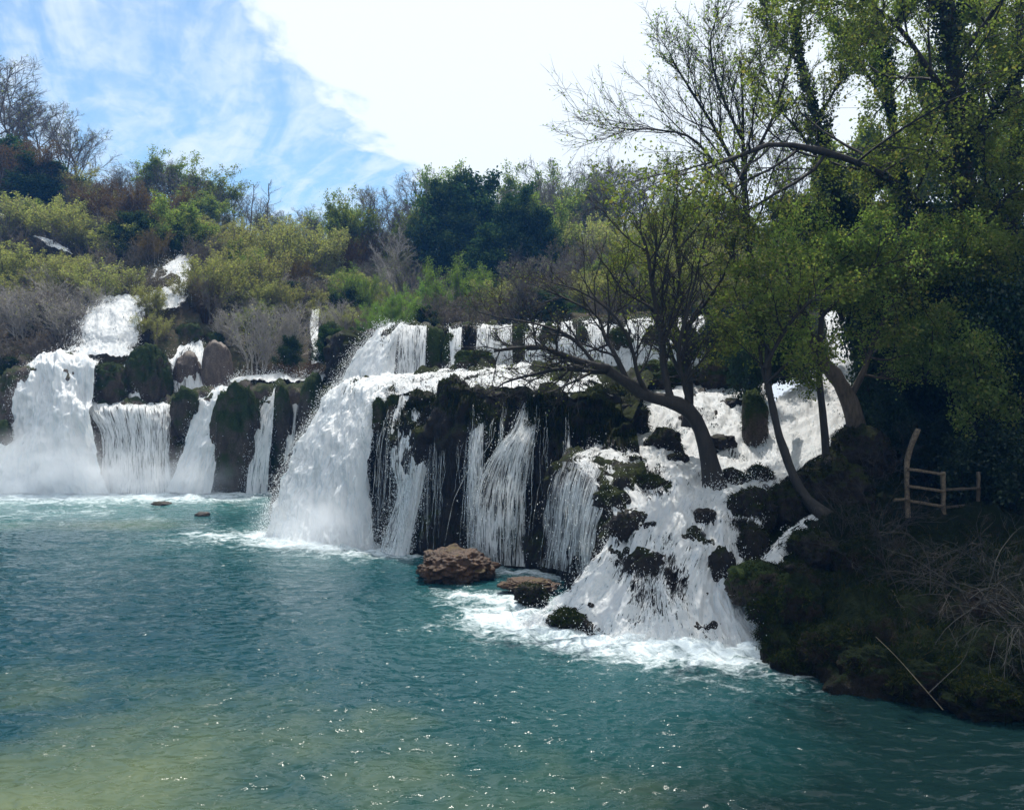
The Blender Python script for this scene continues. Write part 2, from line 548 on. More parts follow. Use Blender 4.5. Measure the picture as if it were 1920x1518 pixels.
# travertine barrier in the middle: pool edge -> lip -> terrace -> upper step -> upper terrace
bx = [(515, 26.6), (620, 25.6), (700, 23.9), (770, 22.7), (850, 21.9), (930, 21.3), (1000, 20.8), (1070, 20.3), (1140, 19.9), (1220, 19.5)]
lip = [(600, 748, 28.2), (660, 742, 27.0), (715, 750, 25.1), (780, 748, 24.0), (858, 728, 23.1), (930, 738, 22.5), (1005, 740, 21.9), (1075, 748, 21.5), (1140, 758, 21.1), (1190, 778, 20.8)]
rows = [
    [wl(x, y + 0.2, -1.2) for x, y in bx],
    [wl(x, y, 0.05) for x, y in bx],
    [wl(x + 8, y + 0.3, 1.3) for x, y in bx],
    [((x * 0.4 + l[0] * 0.6), HZ - (2.7 - H) * F / (y * .5 + l[2] * .5), y * .6 + l[2] * .4 - 0.1) for (x, y), l in zip(bx, lip)],
    [(l[0], l[1] + 18, l[2] - 0.35) for l in lip],
    lip,
    [(610, 742, 29.6), (670, 733, 28.6), (740, 722, 27.3), (800, 715, 26.6), (880, 706, 26.0), (950, 704, 25.7), (1030, 704, 25.3), (1100, 708, 25.1), (1170, 712, 25), (1230, 716, 25)],
    [(600, 738, 31.2), (680, 735, 30.3), (745, 722, 29.7), (805, 712, 29.5), (870, 703, 29.3), (950, 694, 29.1), (1040, 694, 28.9), (1120, 692, 28.8), (1200, 692, 28.7), (1300, 692, 28.4)],
    [(606, 690, 31.7), (684, 678, 30.7), (745, 665, 30.0), (805, 660, 29.9), (870, 655, 29.8), (950, 650, 29.6), (1040, 648, 29.4), (1120, 646, 29.3), (1205, 645, 29.2), (1310, 645, 29)],
    [(612, 645, 32.4), (690, 630, 31.3), (745, 621, 30.6), (805, 620, 30.5), (870, 620, 30.4), (950, 620, 30.2), (1040, 616, 30.1), (1120, 608, 30.0), (1210, 604, 30), (1320, 604, 29.8)],
    [(612, 640, 34), (700, 622, 33), (750, 618, 32.5), (805, 618, 32.5), (870, 617, 32.5), (950, 616, 32.5), (1040, 612, 32.5), (1120, 606, 32.4), (1210, 602, 32.2), (1320, 602, 32)],
    [(600, 650, 40), (700, 634, 40), (760, 632, 40), (820, 630, 40), (880, 628, 40), (960, 624, 40), (1050, 620, 40), (1130, 612, 40), (1230, 606, 40), (1340, 600, 40)],
]
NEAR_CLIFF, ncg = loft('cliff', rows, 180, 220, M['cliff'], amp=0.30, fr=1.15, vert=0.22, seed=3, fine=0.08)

# far left cliff
rows = [
    [wl(x, 36.0, -1.0) for x in (-260, -120, -20, 60, 130, 190, 250, 310, 370, 430, 500, 570, 650)],
    [wl(x, 35.6, 0.0) for x in (-260, -120, -20, 60, 130, 190, 250, 310, 365, 425, 500, 570, 650)],
    [(-260, 830, 35.9), (-120, 820, 36.0), (-20, 820, 36.0), (60, 810, 36.0), (130, 820, 35.9), (195, 850, 35.8), (255, 850, 35.6), (312, 850, 35.7), (375, 830, 35.9), (432, 830, 35.8), (502, 830, 35.7), (572, 820, 36), (650, 820, 36)],
    [(-260, 760, 36.4), (-120, 740, 36.6), (-20, 730, 36.8), (60, 710, 36.6), (130, 712, 36.3), (195, 785, 36.2), (255, 780, 36), (312, 785, 36.0), (380, 755, 36.2), (434, 760, 36.0), (504, 755, 36.0), (574, 755, 36.4), (650, 750, 36.4)],
    [(-260, 740, 37.4), (-120, 720, 37.4), (-20, 705, 37.4), (60, 690, 37.2), (130, 684, 37.2), (200, 765, 36.8), (258, 762, 36.6), (315, 762, 36.8), (385, 736, 37.0), (438, 736, 36.9), (506, 732, 36.9), (576, 728, 37.2), (650, 722, 37.2)],
    [(-260, 720, 39), (-120, 705, 39), (-20, 692, 39), (60, 684, 39), (130, 680, 39), (205, 740, 38.6), (262, 740, 38.4), (320, 742, 38.6), (388, 727, 39), (442, 724, 39), (510, 722, 39), (580, 719, 39), (650, 715, 39)],
    [(-260, 690, 42), (-120, 690, 42), (-20, 680, 42), (60, 676, 42), (130, 672, 41), (210, 690, 40.5), (265, 690, 40.5), (325, 690, 41), (390, 712, 42), (445, 715, 42), (512, 715, 42), (582, 712, 42), (650, 705, 42)],
]
loft('cliff', rows, 110, 230, M['far_cliff'], amp=0.35, fr=0.9, vert=0.22, seed=21, fine=0.10)

# hillside, all the way over the ridge
hx = [-700, -250, 0, 150, 300, 450, 600, 800, 1000, 1250, 1500, 1800, 2300, 2900]
hy = {
    37.6: [800, 800, 800, 800, 800, 800, 780, 700, 690, 660, 660, 660, 660, 660],
    38.5: [720, 700, 695, 700, 720, 726, 722, 648, 640, 606, 600, 600, 600, 600],
    46: [640, 620, 600, 585, 520, 600, 625, 612, 606, 580, 565, 560, 560, 560],
    54: [460, 470, 480, 480, 455, 525, 565, 575, 565, 552, 540, 530, 520, 520],
    64: [300, 340, 385, 405, 420, 470, 510, 535, 530, 525, 515, 505, 490, 490],
    76: [170, 230, 290, 355, 405, 445, 470, 505, 505, 505, 500, 480, 470, 470],
    95: [200, 250, 310, 375, 430, 470, 490, 520, 520, 520, 510, 500, 490, 490],
    140: [500, 520, 560, 590, 610, 620, 630, 640, 640, 640, 630, 620, 620, 620],
}
rows = [[(x, y, Y) for x, y in zip(hx, ys)] for Y, ys in hy.items()]
loft('hillside', rows, 120, 190, M['hill'], amp=0.45, fr=0.3, vert=1.0, seed=40, fine=0.12)

# slope on the right, behind the big trees
rows = [
    [(1180, 720, 27), (1320, 710, 27.5), (1440, 700, 27), (1540, 720, 26), (1640, 790, 24.5), (1760, 870, 24), (1900, 880, 24), (2300, 880, 24), (2900, 880, 24)],
    [(1190, 640, 31), (1320, 640, 31), (1440, 640, 31), (1540, 650, 30), (1640, 690, 29), (1760, 740, 29), (1900, 760, 29), (2300, 760, 29), (2900, 760, 29)],
    [(1220, 600, 39), (1330, 595, 39), (1440, 595, 38), (1540, 590, 37), (1640, 590, 37), (1760, 600, 37), (1900, 610, 37), (2300, 620, 37), (2900, 620, 37)],
    [(1240, 590, 48), (1340, 575, 48), (1440, 565, 48), (1540, 560, 48), (1640, 560, 48), (1760, 560, 48), (1900, 560, 48), (2300, 560, 48), (2900, 560, 48)],
]
loft('hillside', rows, 60, 150, M['bank'], amp=0.35, fr=0.7, vert=1, seed=50, fine=0.12)

# right bank
rows = [
    [wl(1425, 14.3, -0.9), wl(1440, 13.6, -0.8), wl(1500, 12.8, -0.8), wl(1600, 12.1, -0.8), wl(1720, 11.6, -0.8), wl(1880, 11.2, -0.8), wl(2150, 10.4, -0.8), wl(2600, 9.0, -0.8), wl(3300, 7, -0.8)],
    [(1438, 1246, 14.2), (1452, 1240, 13.8), (1505, 1262, 13.1), (1600, 1290, 12.4), (1720, 1312, 11.9), (1870, 1325, 11.6), (2120, 1350, 10.8), (2600, 1420, 9.4), (3300, 1500, 7.4)],
    [(1445, 1200, 14.8), (1468, 1165, 14.2), (1520, 1178, 13.6), (1620, 1190, 13.1), (1735, 1195, 12.8), (1875, 1200, 12.5), (2120, 1210, 12.0), (2600, 1250, 10.8), (3300, 1330, 8.6)],
    [(1445, 1130, 15.7), (1480, 1090, 15.2), (1560, 1080, 15.0), (1650, 1070, 15.0), (1750, 1060, 14.9), (1885, 1060, 14.7), (2150, 1060, 14.4), (2600, 1080, 13.4), (3300, 1150, 10.6)],
    [(1440, 1036, 17.1), (1480, 1000, 17.0), (1570, 990, 17.0), (1660, 982, 17.2), (1765, 972, 17.5), (1890, 972, 17.6), (2180, 972, 17.6), (2600, 980, 16.6), (3300, 1000, 14)],
    [(1440, 955, 19.2), (1500, 930, 19.2), (1590, 900, 19.6), (1680, 915, 20), (1770, 940, 20.5), (1890, 940, 21), (2200, 940, 21), (2600, 940, 20.5), (3300, 940, 18)],
    [(1490, 870, 22.8), (1560, 820, 23.2), (1650, 820, 24), (1720, 850, 24.5), (1790, 880, 25), (1900, 885, 25.5), (2230, 885, 26), (2600, 885, 26), (3300, 885, 26)],
]
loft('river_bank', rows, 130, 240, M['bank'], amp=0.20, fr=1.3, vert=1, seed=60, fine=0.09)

# stone bed under the cascade
CAS = [
    [(1120, 728, 26), (1200, 722, 26.5), (1290, 720, 27), (1380, 724, 27.2), (1445, 722, 26)],
    [(1150, 758, 24), (1215, 748, 24.2), (1290, 745, 24.6), (1385, 748, 25), (1448, 765, 23.8)],
    [(1172, 805, 22.0), (1232, 795, 22.2), (1300, 790, 22.6), (1392, 800, 22.8), (1455, 820, 22.0)],
    [(1105, 848, 20.3), (1198, 840, 20.6), (1292, 845, 20.8), (1392, 862, 21), (1462, 868, 20.3)],
    [(1072, 868, 19.3), (1190, 888, 19.1), (1290, 902, 18.9), (1382, 910, 19), (1452, 905, 18.9)],
    [(1152, 965, 17.7), (1222, 950, 17.5), (1290, 960, 17.4), (1362, 965, 17.3), (1440, 965, 17.2)],
    [(1128, 1032, 16.9), (1200, 1018, 16.6), (1275, 1020, 16.4), (1350, 1040, 16.4), (1405, 1050, 16.3)],
    [(1062, 1110, 16.4), (1180, 1115, 15.8), (1250, 1118, 15.6), (1345, 1122, 15.5), (1400, 1130, 15.4)],
    [(985, 1168, 16.0), (1140, 1190, 15.2), (1260, 1198, 14.95), (1370, 1204, 14.8), (1450, 1212, 14.6)],
    [(975, 1185, 15.8), (1138, 1215, 14.9), (1262, 1226, 14.65), (1374, 1232, 14.5), (1458, 1238, 14.35)],
]


def lower(rows, dz):
    return [[(x, y + dz * F / Y, Y) for x, y, Y in r] for r in rows]


BED, bedg = loft('cascade_bed', lower([[(1100, 700, 31), (1200, 690, 31), (1300, 680, 31), (1400, 675, 31), (1480, 670, 31)]] + CAS, 0.16), 160, 130, M['bed'], amp=0.22, fr=1.5, vert=1, seed=70, fine=0.10)
# ledge wall left of the cascade (dark overhang over the pool)
rows = [
    [wl(985, 20.6, -0.8), wl(1035, 19.8, -0.8), wl(1075, 18.9, -0.8), wl(1110, 18.0, -0.8), wl(1120, 17.2, -0.8)],
    [wl(990, 20.6, 0.05), wl(1040, 19.8, 0.05), wl(1080, 18.9, 0.05), wl(1112, 18.0, 0.1), wl(1122, 17.2, 0.3)],
    [(1015, 985, 20.4), (1052, 985, 19.5), (1090, 985, 18.7), (1122, 1000, 17.9), (1130, 1035, 17.1)],
    [(1030, 905, 20.2), (1062, 905, 19.2), (1105, 912, 18.5), (1140, 945, 17.8), (1150, 985, 17.2)],
    [(1045, 872, 20.2), (1075, 868, 19.3), (1125, 882, 18.7), (1168, 918, 18.0), (1190, 950, 17.4)],
    [(1105, 850, 21), (1130, 850, 20.4), (1190, 870, 19.4), (1215, 905, 18.4), (1220, 945, 17.7)],
]
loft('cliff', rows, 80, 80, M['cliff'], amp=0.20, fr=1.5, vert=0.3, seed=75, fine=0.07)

# stream bed right of the cascade
STR = [
    [(1545, 590, 33), (1575, 588, 33), (1605, 590, 33)],
    [(1550, 640, 29.5), (1582, 640, 29.5), (1616, 645, 29.5)],
    [(1545, 700, 26.5), (1590, 695, 26.5), (1640, 700, 26.5)],
    [(1452, 762, 24), (1522, 750, 24.2), (1600, 745, 24.2)],
    [(1440, 830, 22), (1505, 815, 22.2), (1590, 805, 22.4)],
    [(1412, 888, 20), (1470, 878, 20.1), (1545, 860, 20.4)],
    [(1300, 938, 18.2), (1385, 918, 18.4), (1470, 902, 18.9)],
    [(1250, 985, 17.2), (1320, 985, 17.2), (1400, 985, 17.3)],
]
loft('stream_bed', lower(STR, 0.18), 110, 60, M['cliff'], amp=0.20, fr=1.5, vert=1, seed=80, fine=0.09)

# ------------------------------------------------------------------ pool
FOAM_LINES = []      # (world polyline, reach, strength)


def foam_line(pts, reach, strength=1.0):
    FOAM_LINES.append((spline(np.array([[(x - 960) / F * Y, Y] for x, Y in pts]), 60), reach, strength))


foam_line([(-200, 34.8), (0, 34.6), (150, 34.4), (330, 34.3), (420, 34.6)], 2.2, 1.0)
foam_line([(420, 34.8), (520, 34.8)], 0.9, 0.7)
foam_line([(498, 25.1), (550, 24.3), (600, 23.8), (660, 23.3), (700, 23.2)], 1.0, 1.05)
foam_line([(380, 25.0), (440, 24.9), (500, 24.7)], 1.0, 0.62)
foam_line([(700, 22.9), (740, 22.5), (775, 22.2)], 0.55, 0.8)
foam_line([(925, 20.6), (1000, 20.1), (1060, 19.6)], 0.35, 0.7)
foam_line([(860, 18.0), (930, 17.6), (1000, 17.2), (1040, 17.2)], 0.55, 0.85)
foam_line([(940, 16.3), (1050, 15.6), (1150, 14.9), (1260, 14.6), (1380, 14.4), (1445, 14.3)], 0.9, 1.1)
foam_line([(1300, 14.0), (1400, 13.9), (1450, 13.8)], 0.8, 0.8)


def build_pool():
    nr, nc = 500, 330
    py = np.concatenate([np.linspace(1640, 912, nr)])
    Y = H * F / (py - HZ)
    s = np.linspace(-1, 1, nc)
    X = np.outer(Y * 0.5 + Y * 0.24, s)
    Yg = np.repeat(Y[:, None], nc, 1)
    # right edge goes further under the bank, left edge out of frame
    P = np.stack([X, Yg, np.zeros_like(X)], -1)
    q = P.copy()
    q[..., 1] *= 1.35
    hgt = 0.034 * fbm(q * 1.5, 2, 5, 0.55) + 0.030 * (0.5 - np.abs(fbm(q * 2.3 + 9, 2, 8)))
    hgt += 0.022 * (0.5 - np.abs(fbm(q * 4.6, 2, 12)))
    hgt *= 0.68
    calm = np.clip((X - 2.6 + (Yg - 11) * 0.2) / 2.5, 0, 1) * np.clip((13 - Yg) / 3, 0, 1)
    hgt *= 1 - 0.35 * calm
    foam = np.zeros_like(X)
    near = np.zeros_like(X)
    for pl, reach, st in FOAM_LINES:
        d = np.full_like(X, 1e9)
        for k in range(len(pl)):
            dx = (X - pl[k, 0])
            dy = (Yg - pl[k, 1]) * 0.8
            d = np.minimum(d, dx * dx + dy * dy)
        d = np.sqrt(d)
        foam = np.maximum(foam, st * np.exp(-(d / reach) ** 1.5))
        near = np.maximum(near, np.exp(-d / (reach * 3.5)))
    hgt += foam * 0.06 * (fbm(P * 4.0, 3, 31) + 0.4)
    # thin foam lines drifting down from the far falls
    drift = np.clip(1.25 - np.abs(Yg - 31) / 5.0, 0, 1) * np.clip((2.0 - X) / 6, 0, 1)
    foam = np.maximum(foam, 0.30 * drift * np.clip(0.5 + fbm(P * np.array([0.35, 1.1, 1]), 3, 77), 0, 1))
    P[..., 2] = hgt
    # colour of the water body: deep teal, milky where air is beaten in, sandy where shallow
    deep = np.array([0.0003, 0.030, 0.042])
    milky = np.array([0.045, 0.135, 0.130])
    green = np.array([0.008, 0.042, 0.036])
    sand = np.array([0.105, 0.130, 0.064])
    c = np.repeat(np.repeat(deep[None, None], nr, 0), nc, 1)
    wob = fbm(P * np.array([0.45, 0.45, 1]), 4, 90)
    g = np.clip((13.5 - Yg) / 5 + 0.35 * wob, 0, 1)[..., None]
    c = c * (1 - g) + green * g
    tree_shade = np.clip((X - 0.2 - (Yg - 9) * 0.25) / 3.0 + 0.3 * wob, 0, 1)[..., None] * np.clip((16 - Yg) / 3, 0, 1)[..., None]  # shade and reflection of the trees painted into the body colour, near right
    c = c * (1 - tree_shade) + np.array([0.004, 0.014, 0.015]) * tree_shade
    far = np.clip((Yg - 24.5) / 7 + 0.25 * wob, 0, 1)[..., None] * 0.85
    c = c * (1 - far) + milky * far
    nn = (np.clip(near, 0, 1) ** 1.4)[..., None] * 0.6 * (1 - 0.9 * tree_shade)
    c = c * (1 - nn) + milky * nn
    sh = np.clip(1.05 - np.sqrt(((X + 5.4) / 6.4) ** 2 + ((Yg - 7.4) / 5.2) ** 2) + 0.22 * wob + 0.10 * fbm(P * np.array([2.2, 2.2, 1]), 3, 91), 0, 1)[..., None]
    c = c * (1 - sh) + sand * sh
    s2 = np.clip(0.9 - np.sqrt(((X + 12.0) / 4.0) ** 2 + ((Yg - 27.0) / 1.6) ** 2) + 0.2 * wob, 0, 1)[..., None] * 0.6
    c = c * (1 - s2) + sand * s2
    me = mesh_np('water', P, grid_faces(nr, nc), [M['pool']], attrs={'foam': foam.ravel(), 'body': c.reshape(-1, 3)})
    obj('water', me, kind='structure')


build_pool()
bm_v = [(-240, -40, -1.6), (240, -40, -1.6), (240, 300, -1.6), (-240, 300, -1.6)]
obj('ground', mesh_np('ground', bm_v, [[0, 1, 2, 3]], [M['hill']]), kind='structure')

# ------------------------------------------------------------------ falling water
def droplets(pts, rad):
    """tiny four-sided drops"""
    n = len(pts)
    base = np.array([[1, 1, 1], [1, -1, -1], [-1, 1, -1], [-1, -1, 1]]) * 0.75
    a = rng.normal(size=(n, 3, 3))
    qv, _ = np.linalg.qr(a)
    V = pts[:, None, :] + np.einsum('nij,kj->nki', qv, base) * rad[:, None, None] * np.array([1, 1, 1.5])
    i = np.arange(n)[:, None] * 4
    Fq = np.concatenate([i + np.array(f) for f in ((0, 1, 2), (0, 3, 1), (0, 2, 3), (1, 3, 2))], 0)
    return V.reshape(-1, 3), Fq


def waterfall(label, rows, nv, nu, mat, dens, amp=0.10, fu=3.0, fv=0.8, spray=3000, rad=(0.004, 0.009), throw=0.15, edge=0.5, seed=0, lift=0.0, name='waterfall', cat='waterfall', tex=1.0):
    g = grid_from(rows, nv, nu)
    n = facing(g)
    lu = np.linalg.norm(np.diff(g, axis=1), axis=2).mean(0)
    u = np.concatenate([[0], np.cumsum(lu)])
    lv = np.linalg.norm(np.diff(g, axis=0), axis=2)
    v = np.concatenate([np.zeros((1, nu)), np.cumsum(lv, 0)])
    U = np.repeat(u[None], nv, 0)
    s = np.linspace(0, 1, nv)[:, None] * np.ones((1, nu))
    c = np.linspace(0, 1, nu)[None, :] * np.ones((nv, 1))
    q = np.stack([U * fu, v * fv, np.full_like(U, seed * 3.1)], -1)
    d = fbm(q, 4, seed + 100) * amp + (1 - np.abs(fbm(q * np.array([2.2, 2.0, 1]) + 5, 3, seed + 140))) * amp * 0.7
    if cat == 'cascade':
        d = d + amp * 0.35 * (0.6 - np.abs(fbm(g * np.array([5.5, 4.5, 4.0]) + seed, 3, seed + 170)))
    g = g + n * (d + lift)[..., None]
    D = np.clip(dens(s, c, g) if callable(dens) else np.full_like(U, dens), 0, 1.25)
    base = g[-1].mean(0)
    root = thing(name, label, cat, tuple(base))
    loc = np.array(root.location)
    me = mesh_np('water_sheet', g - loc, grid_faces(nv, nu), [mat], uv=np.stack([U * tex, v * tex], -1) + seed * 1.7, attrs={'dens': D.ravel()})
    obj('water_sheet', me, root)
    if spray:
        k = int(spray)
        cc = rng.random(k)
        m = rng.random(k) < edge
        ce = np.where(rng.random(k) < 0.6, np.abs(rng.normal(0, 0.06, k)), 1 - np.abs(rng.normal(0, 0.06, k)))
        cc = np.clip(np.where(m, ce, cc), 0, 0.999)
        ss = np.clip(rng.beta(1.6, 1.0, k), 0, 0.999)
        iv, iu = (ss * (nv - 1)).astype(int), (cc * (nu - 1)).astype(int)
        keep = D[iv, iu] > rng.random(k) * 0.6
        iv, iu, ss, cc = iv[keep], iu[keep], ss[keep], cc[keep]
        p = g[iv, iu] + n[iv, iu] * rng.gamma(1.2, throw * 0.5, len(iv))[:, None] * (0.4 + ss)[:, None]
        p = p + rng.normal(0, throw * 0.35, p.shape) * (0.3 + ss)[:, None]
        side = np.where(cc < 0.12, -1.0, np.where(cc > 0.88, 1.0, 0.0))
        du = np.gradient(g, axis=1)[iv, iu]
        du /= np.linalg.norm(du, axis=1, keepdims=True) + 1e-9
        p += du * (side * rng.gamma(1.0, throw * 0.5, len(iv)))[:, None]
        p[:, 2] = np.maximum(p[:, 2], 0.0)
        V, Q = droplets(p - loc, rng.uniform(*rad, len(p)) * (0.6 + rng.random(len(p))))
        obj('spray', mesh_np('spray', V, Q, [M['drops']]), root, 'stuff')
    return root, g, loc


def threads(root, loc, rows_path, count, width, r=(0.003, 0.008), wander=0.05, drops=60, seed=0):
    """a trickle: many thin threads of water down one path (list of (px,py,Y))"""
    r_ = np.random.default_rng(seed + 900)
    P0 = spline(np.array([W(*q) for q in rows_path]), 26)
    n, m = max(3, int(count * 0.45)), 26
    P = np.repeat(P0[None], n, 0)
    off = r_.normal(0, 1, n)
    wd = np.interp(np.linspace(0, 1, m), np.linspace(0, 1, len(width)), width)
    P[..., 0] += off[:, None] * wd[None] * 0.5
    P[..., 1] += r_.normal(0, 0.05, (n, 1)) - 0.05
    w = np.cumsum(r_.normal(0, wander / 5, (n, m)), 1)
    P[..., 0] += w
    P[..., 1] -= np.abs(np.cumsum(r_.normal(0, wander / 8, (n, m)), 1))
    R = r_.uniform(*r, (n, 1)) * np.clip(r_.normal(0.9, 0.35, (n, m)), 0.25, 1.6)
    a = (r_.random(n) * 8).astype(int)
    b = (m - r_.random(n) ** 2 * 14).astype(int)
    for i in range(n):
        R[i, :a[i]] = 0.0005
        R[i, b[i]:] = 0.0005
        P[i, :a[i]] = P[i, a[i]]
        P[i, b[i]:] = P[i, b[i] - 1]
    V, Q = tubes(P, R, 3)
    return (V - loc, Q), P.reshape(-1, 3)


def ed(c, w=0.08):
    return np.clip(np.minimum(c, 1 - c) / w, 0, 1)


# --- big near fall
def d_main(s, c, g):
    return 0.45 + 0.62 * np.clip((s - 0.02) * 6, 0, 1) * (0.55 + 0.45 * ed(c, 0.06)) - 0.28 * np.clip((c - 0.86) / 0.14, 0, 1)


MAIN = [
    [(668, 722, 29.2), (705, 717, 29), (745, 714, 28.3), (780, 716, 27.4), (808, 722, 26.6)],
    [(630, 734, 27.4), (658, 727, 26.8), (688, 726, 26.3), (712, 734, 25.4), (726, 746, 24.7)],
    [(588, 785, 26.5), (618, 780, 25.9), (652, 780, 25.4), (682, 786, 24.8), (702, 795, 24.3)],
    [(553, 865, 25.9), (588, 865, 25.3), (628, 865, 24.8), (668, 868, 24.3), (694, 870, 23.9)],
    [(523, 948, 25.5), (562, 953, 24.8), (612, 955, 24.3), (662, 955, 23.9), (696, 955, 23.6)],
    [(502, 1010, 25.0), (550, 1020, 24.2), (602, 1027, 23.6), (660, 1031, 23.2), (700, 1033, 23.0)],
]
waterfall('tall white fall pouring into the pool in front, widest of the near cliff', MAIN, 190, 130, M['falls'], d_main, amp=0.16, fu=2.6, fv=0.9, spray=16000, rad=(0.004, 0.009), throw=0.16, edge=0.45, seed=1, tex=1.0)

# --- water running over the terrace to the lip
TER = [
    [(690, 733, 29.8), (770, 716, 29.0), (870, 704, 28.6), (980, 698, 28.2), (1090, 696, 27.8)],
    [(672, 731, 28.6), (745, 720, 27.4), (850, 708, 26.7), (970, 702, 26), (1100, 706, 25.4)],
    [(690, 738, 26.8), (745, 734, 25.6), (830, 726, 24.7), (960, 720, 23.7), (1125, 730, 23.0)],
    [(715, 756, 25.2), (765, 752, 24.2), (830, 746, 23.6), (960, 742, 22.5), (1150, 758, 21.3)],
]
waterfall('shallow white water sliding over the mossy terrace above the near cliff', TER, 70, 150, M['cascade'], lambda s, c, g: 0.64 - 0.20 * c + 0.50 * fbm(g * 1.3, 2, 44), amp=0.07, spray=2500, throw=0.10, edge=0.1, seed=2, lift=0.20, name='stream', cat='stream')

# --- forked fall right of the big one
def d_fork(s, c, g):
    return 0.70 - 0.25 * s + 0.30 * np.exp(-((c - 0.55) / 0.28) ** 2) - 0.25 * np.exp(-((c - 0.12) / 0.12) ** 2)


FORK = [
    [(745, 748, 24.4), (775, 742, 24.0), (805, 735, 23.9), (835, 725, 23.8)],
    [(738, 790, 23.7), (768, 775, 23.4), (798, 770, 23.3), (825, 765, 23.2)],
    [(733, 860, 23.1), (762, 850, 22.8), (786, 850, 22.7), (806, 850, 22.7)],
    [(745, 930, 22.9), (762, 930, 22.6), (776, 930, 22.5), (790, 930, 22.5)],
    [(728, 990, 22.7), (748, 990, 22.4), (764, 990, 22.3), (776, 990, 22.3)],
    [(712, 1032, 22.7), (735, 1040, 22.3), (755, 1042, 22.1), (768, 1040, 22.1)],
]
fk, _, fl = waterfall('narrow forked fall of white threads between two mossy buttresses', FORK, 150, 70, M['veil'], d_fork, amp=0.07, fu=5, spray=4200, throw=0.12, edge=0.4, seed=3)
B = Bag()
for i, (path, cnt, wd) in enumerate([
    ([(735, 760, 24.0), (725, 830, 23.3), (720, 920, 23.0), (716, 1010, 22.8)], 26, (0.1, 0.3, 0.35, 0.4)),
    ([(830, 735, 23.6), (815, 790, 22.9), (805, 850, 22.6), (800, 960, 22.3), (798, 1030, 22.2)], 14, (0.08, 0.12, 0.12, 0.15)),
    ([(800, 745, 23.6), (775, 860, 22.7), (762, 940, 22.4), (745, 1038, 22.2)], 60, (0.35, 0.30, 0.25, 0.55)),
]):
    B.add(*threads(fk, fl, path, cnt, wd, seed=i)[0])
obj('water_threads', B.mesh('water_threads', [M['threads']]), fk, 'stuff')

# --- veils over the dark cliff
def veil(label, rows, dens, paths, seed, spray=1200):
    r, g, l = waterfall(label, rows, 120, 40, M['veil'], dens, amp=0.04, fu=5, spray=spray, throw=0.14, edge=0.3, seed=seed)
    B = Bag()
    for i, (p, c, w) in enumerate(paths):
        B.add(*threads(r, l, p, c, w, seed=seed * 10 + i)[0])
    obj('water_threads', B.mesh('water_threads', [M['threads']]), r, 'stuff')


veil('thin veil of water on the dark cliff just right of the mossy buttress',
     [[(892, 725, 23.2), (905, 722, 23.1), (918, 725, 23.0)], [(885, 790, 22.2), (898, 790, 22.1), (910, 790, 22.1)], [(880, 860, 21.6), (892, 860, 21.5), (906, 860, 21.5)], [(876, 960, 21.3), (890, 960, 21.2), (904, 960, 21.2)], [(878, 1050, 21.2), (890, 1050, 21.1), (902, 1052, 21.1)]],
     lambda s, c, g: (0.58 - 0.36 * s) * (0.4 + 0.6 * ed(c, .3)),
     [([(905, 728, 23), (896, 800, 22), (890, 880, 21.4), (888, 1000, 21.1)], 26, (0.15, 0.25, 0.3, 0.35))], 4)
veil('branching veil of water fanning over the middle of the dark cliff',
     [[(985, 742, 22.2), (1000, 740, 22.1), (1015, 742, 22.0)], [(965, 800, 21.5), (985, 800, 21.4), (1005, 800, 21.3)], [(930, 845, 21.1), (960, 840, 21.0), (995, 850, 20.9)], [(895, 920, 21.0), (940, 910, 20.8), (985, 930, 20.7)], [(885, 1000, 21.0), (935, 1000, 20.7), (985, 1000, 20.6)], [(885, 1055, 21.0), (935, 1058, 20.7), (985, 1062, 20.5)]],
     lambda s, c, g: (0.50 - 0.32 * s) * (0.35 + 0.65 * ed(c, .35)) + 0.16 * fbm(g * 1.6, 2, 3),
     [([(992, 745, 22.1), (975, 810, 21.3), (960, 860, 21.0), (950, 960, 20.7)], 34, (0.12, 0.25, 0.3, 0.3)),
      ([(1010, 745, 22.0), (1000, 800, 21.3), (985, 860, 20.9), (965, 960, 20.7), (958, 1050, 20.6)], 20, (0.1, 0.15, 0.2, 0.3)),
      ([(950, 740, 22.4), (940, 800, 21.5), (935, 835, 21.2), (910, 880, 21.0), (890, 950, 20.9), (880, 1040, 20.9)], 34, (0.1, 0.1, 0.15, 0.3, 0.35)),
      ([(930, 770, 22.2), (920, 800, 21.7), (918, 840, 21.4)], 10, (0.06, 0.1)),
      ([(1008, 760, 21.8), (1002, 850, 20.9), (1000, 940, 20.6), (995, 1040, 20.4)], 8, (0.04, 0.1, 0.15))], 5, 2600)
veil('long thread of water dripping from the right end of the dark cliff',
     [[(1064, 740, 21.7), (1067, 740, 21.7), (1070, 740, 21.7)], [(1062, 840, 20.6), (1066, 840, 20.6), (1070, 840, 20.6)], [(1060, 870, 20.0), (1066, 870, 20.0), (1071, 870, 20)]],
     lambda s, c, g: 0.35 * ed(c, .4), [([(1067, 745, 21.6), (1064, 800, 20.9), (1064, 860, 20.2)], 5, (0.02, 0.06))], 6, 120)
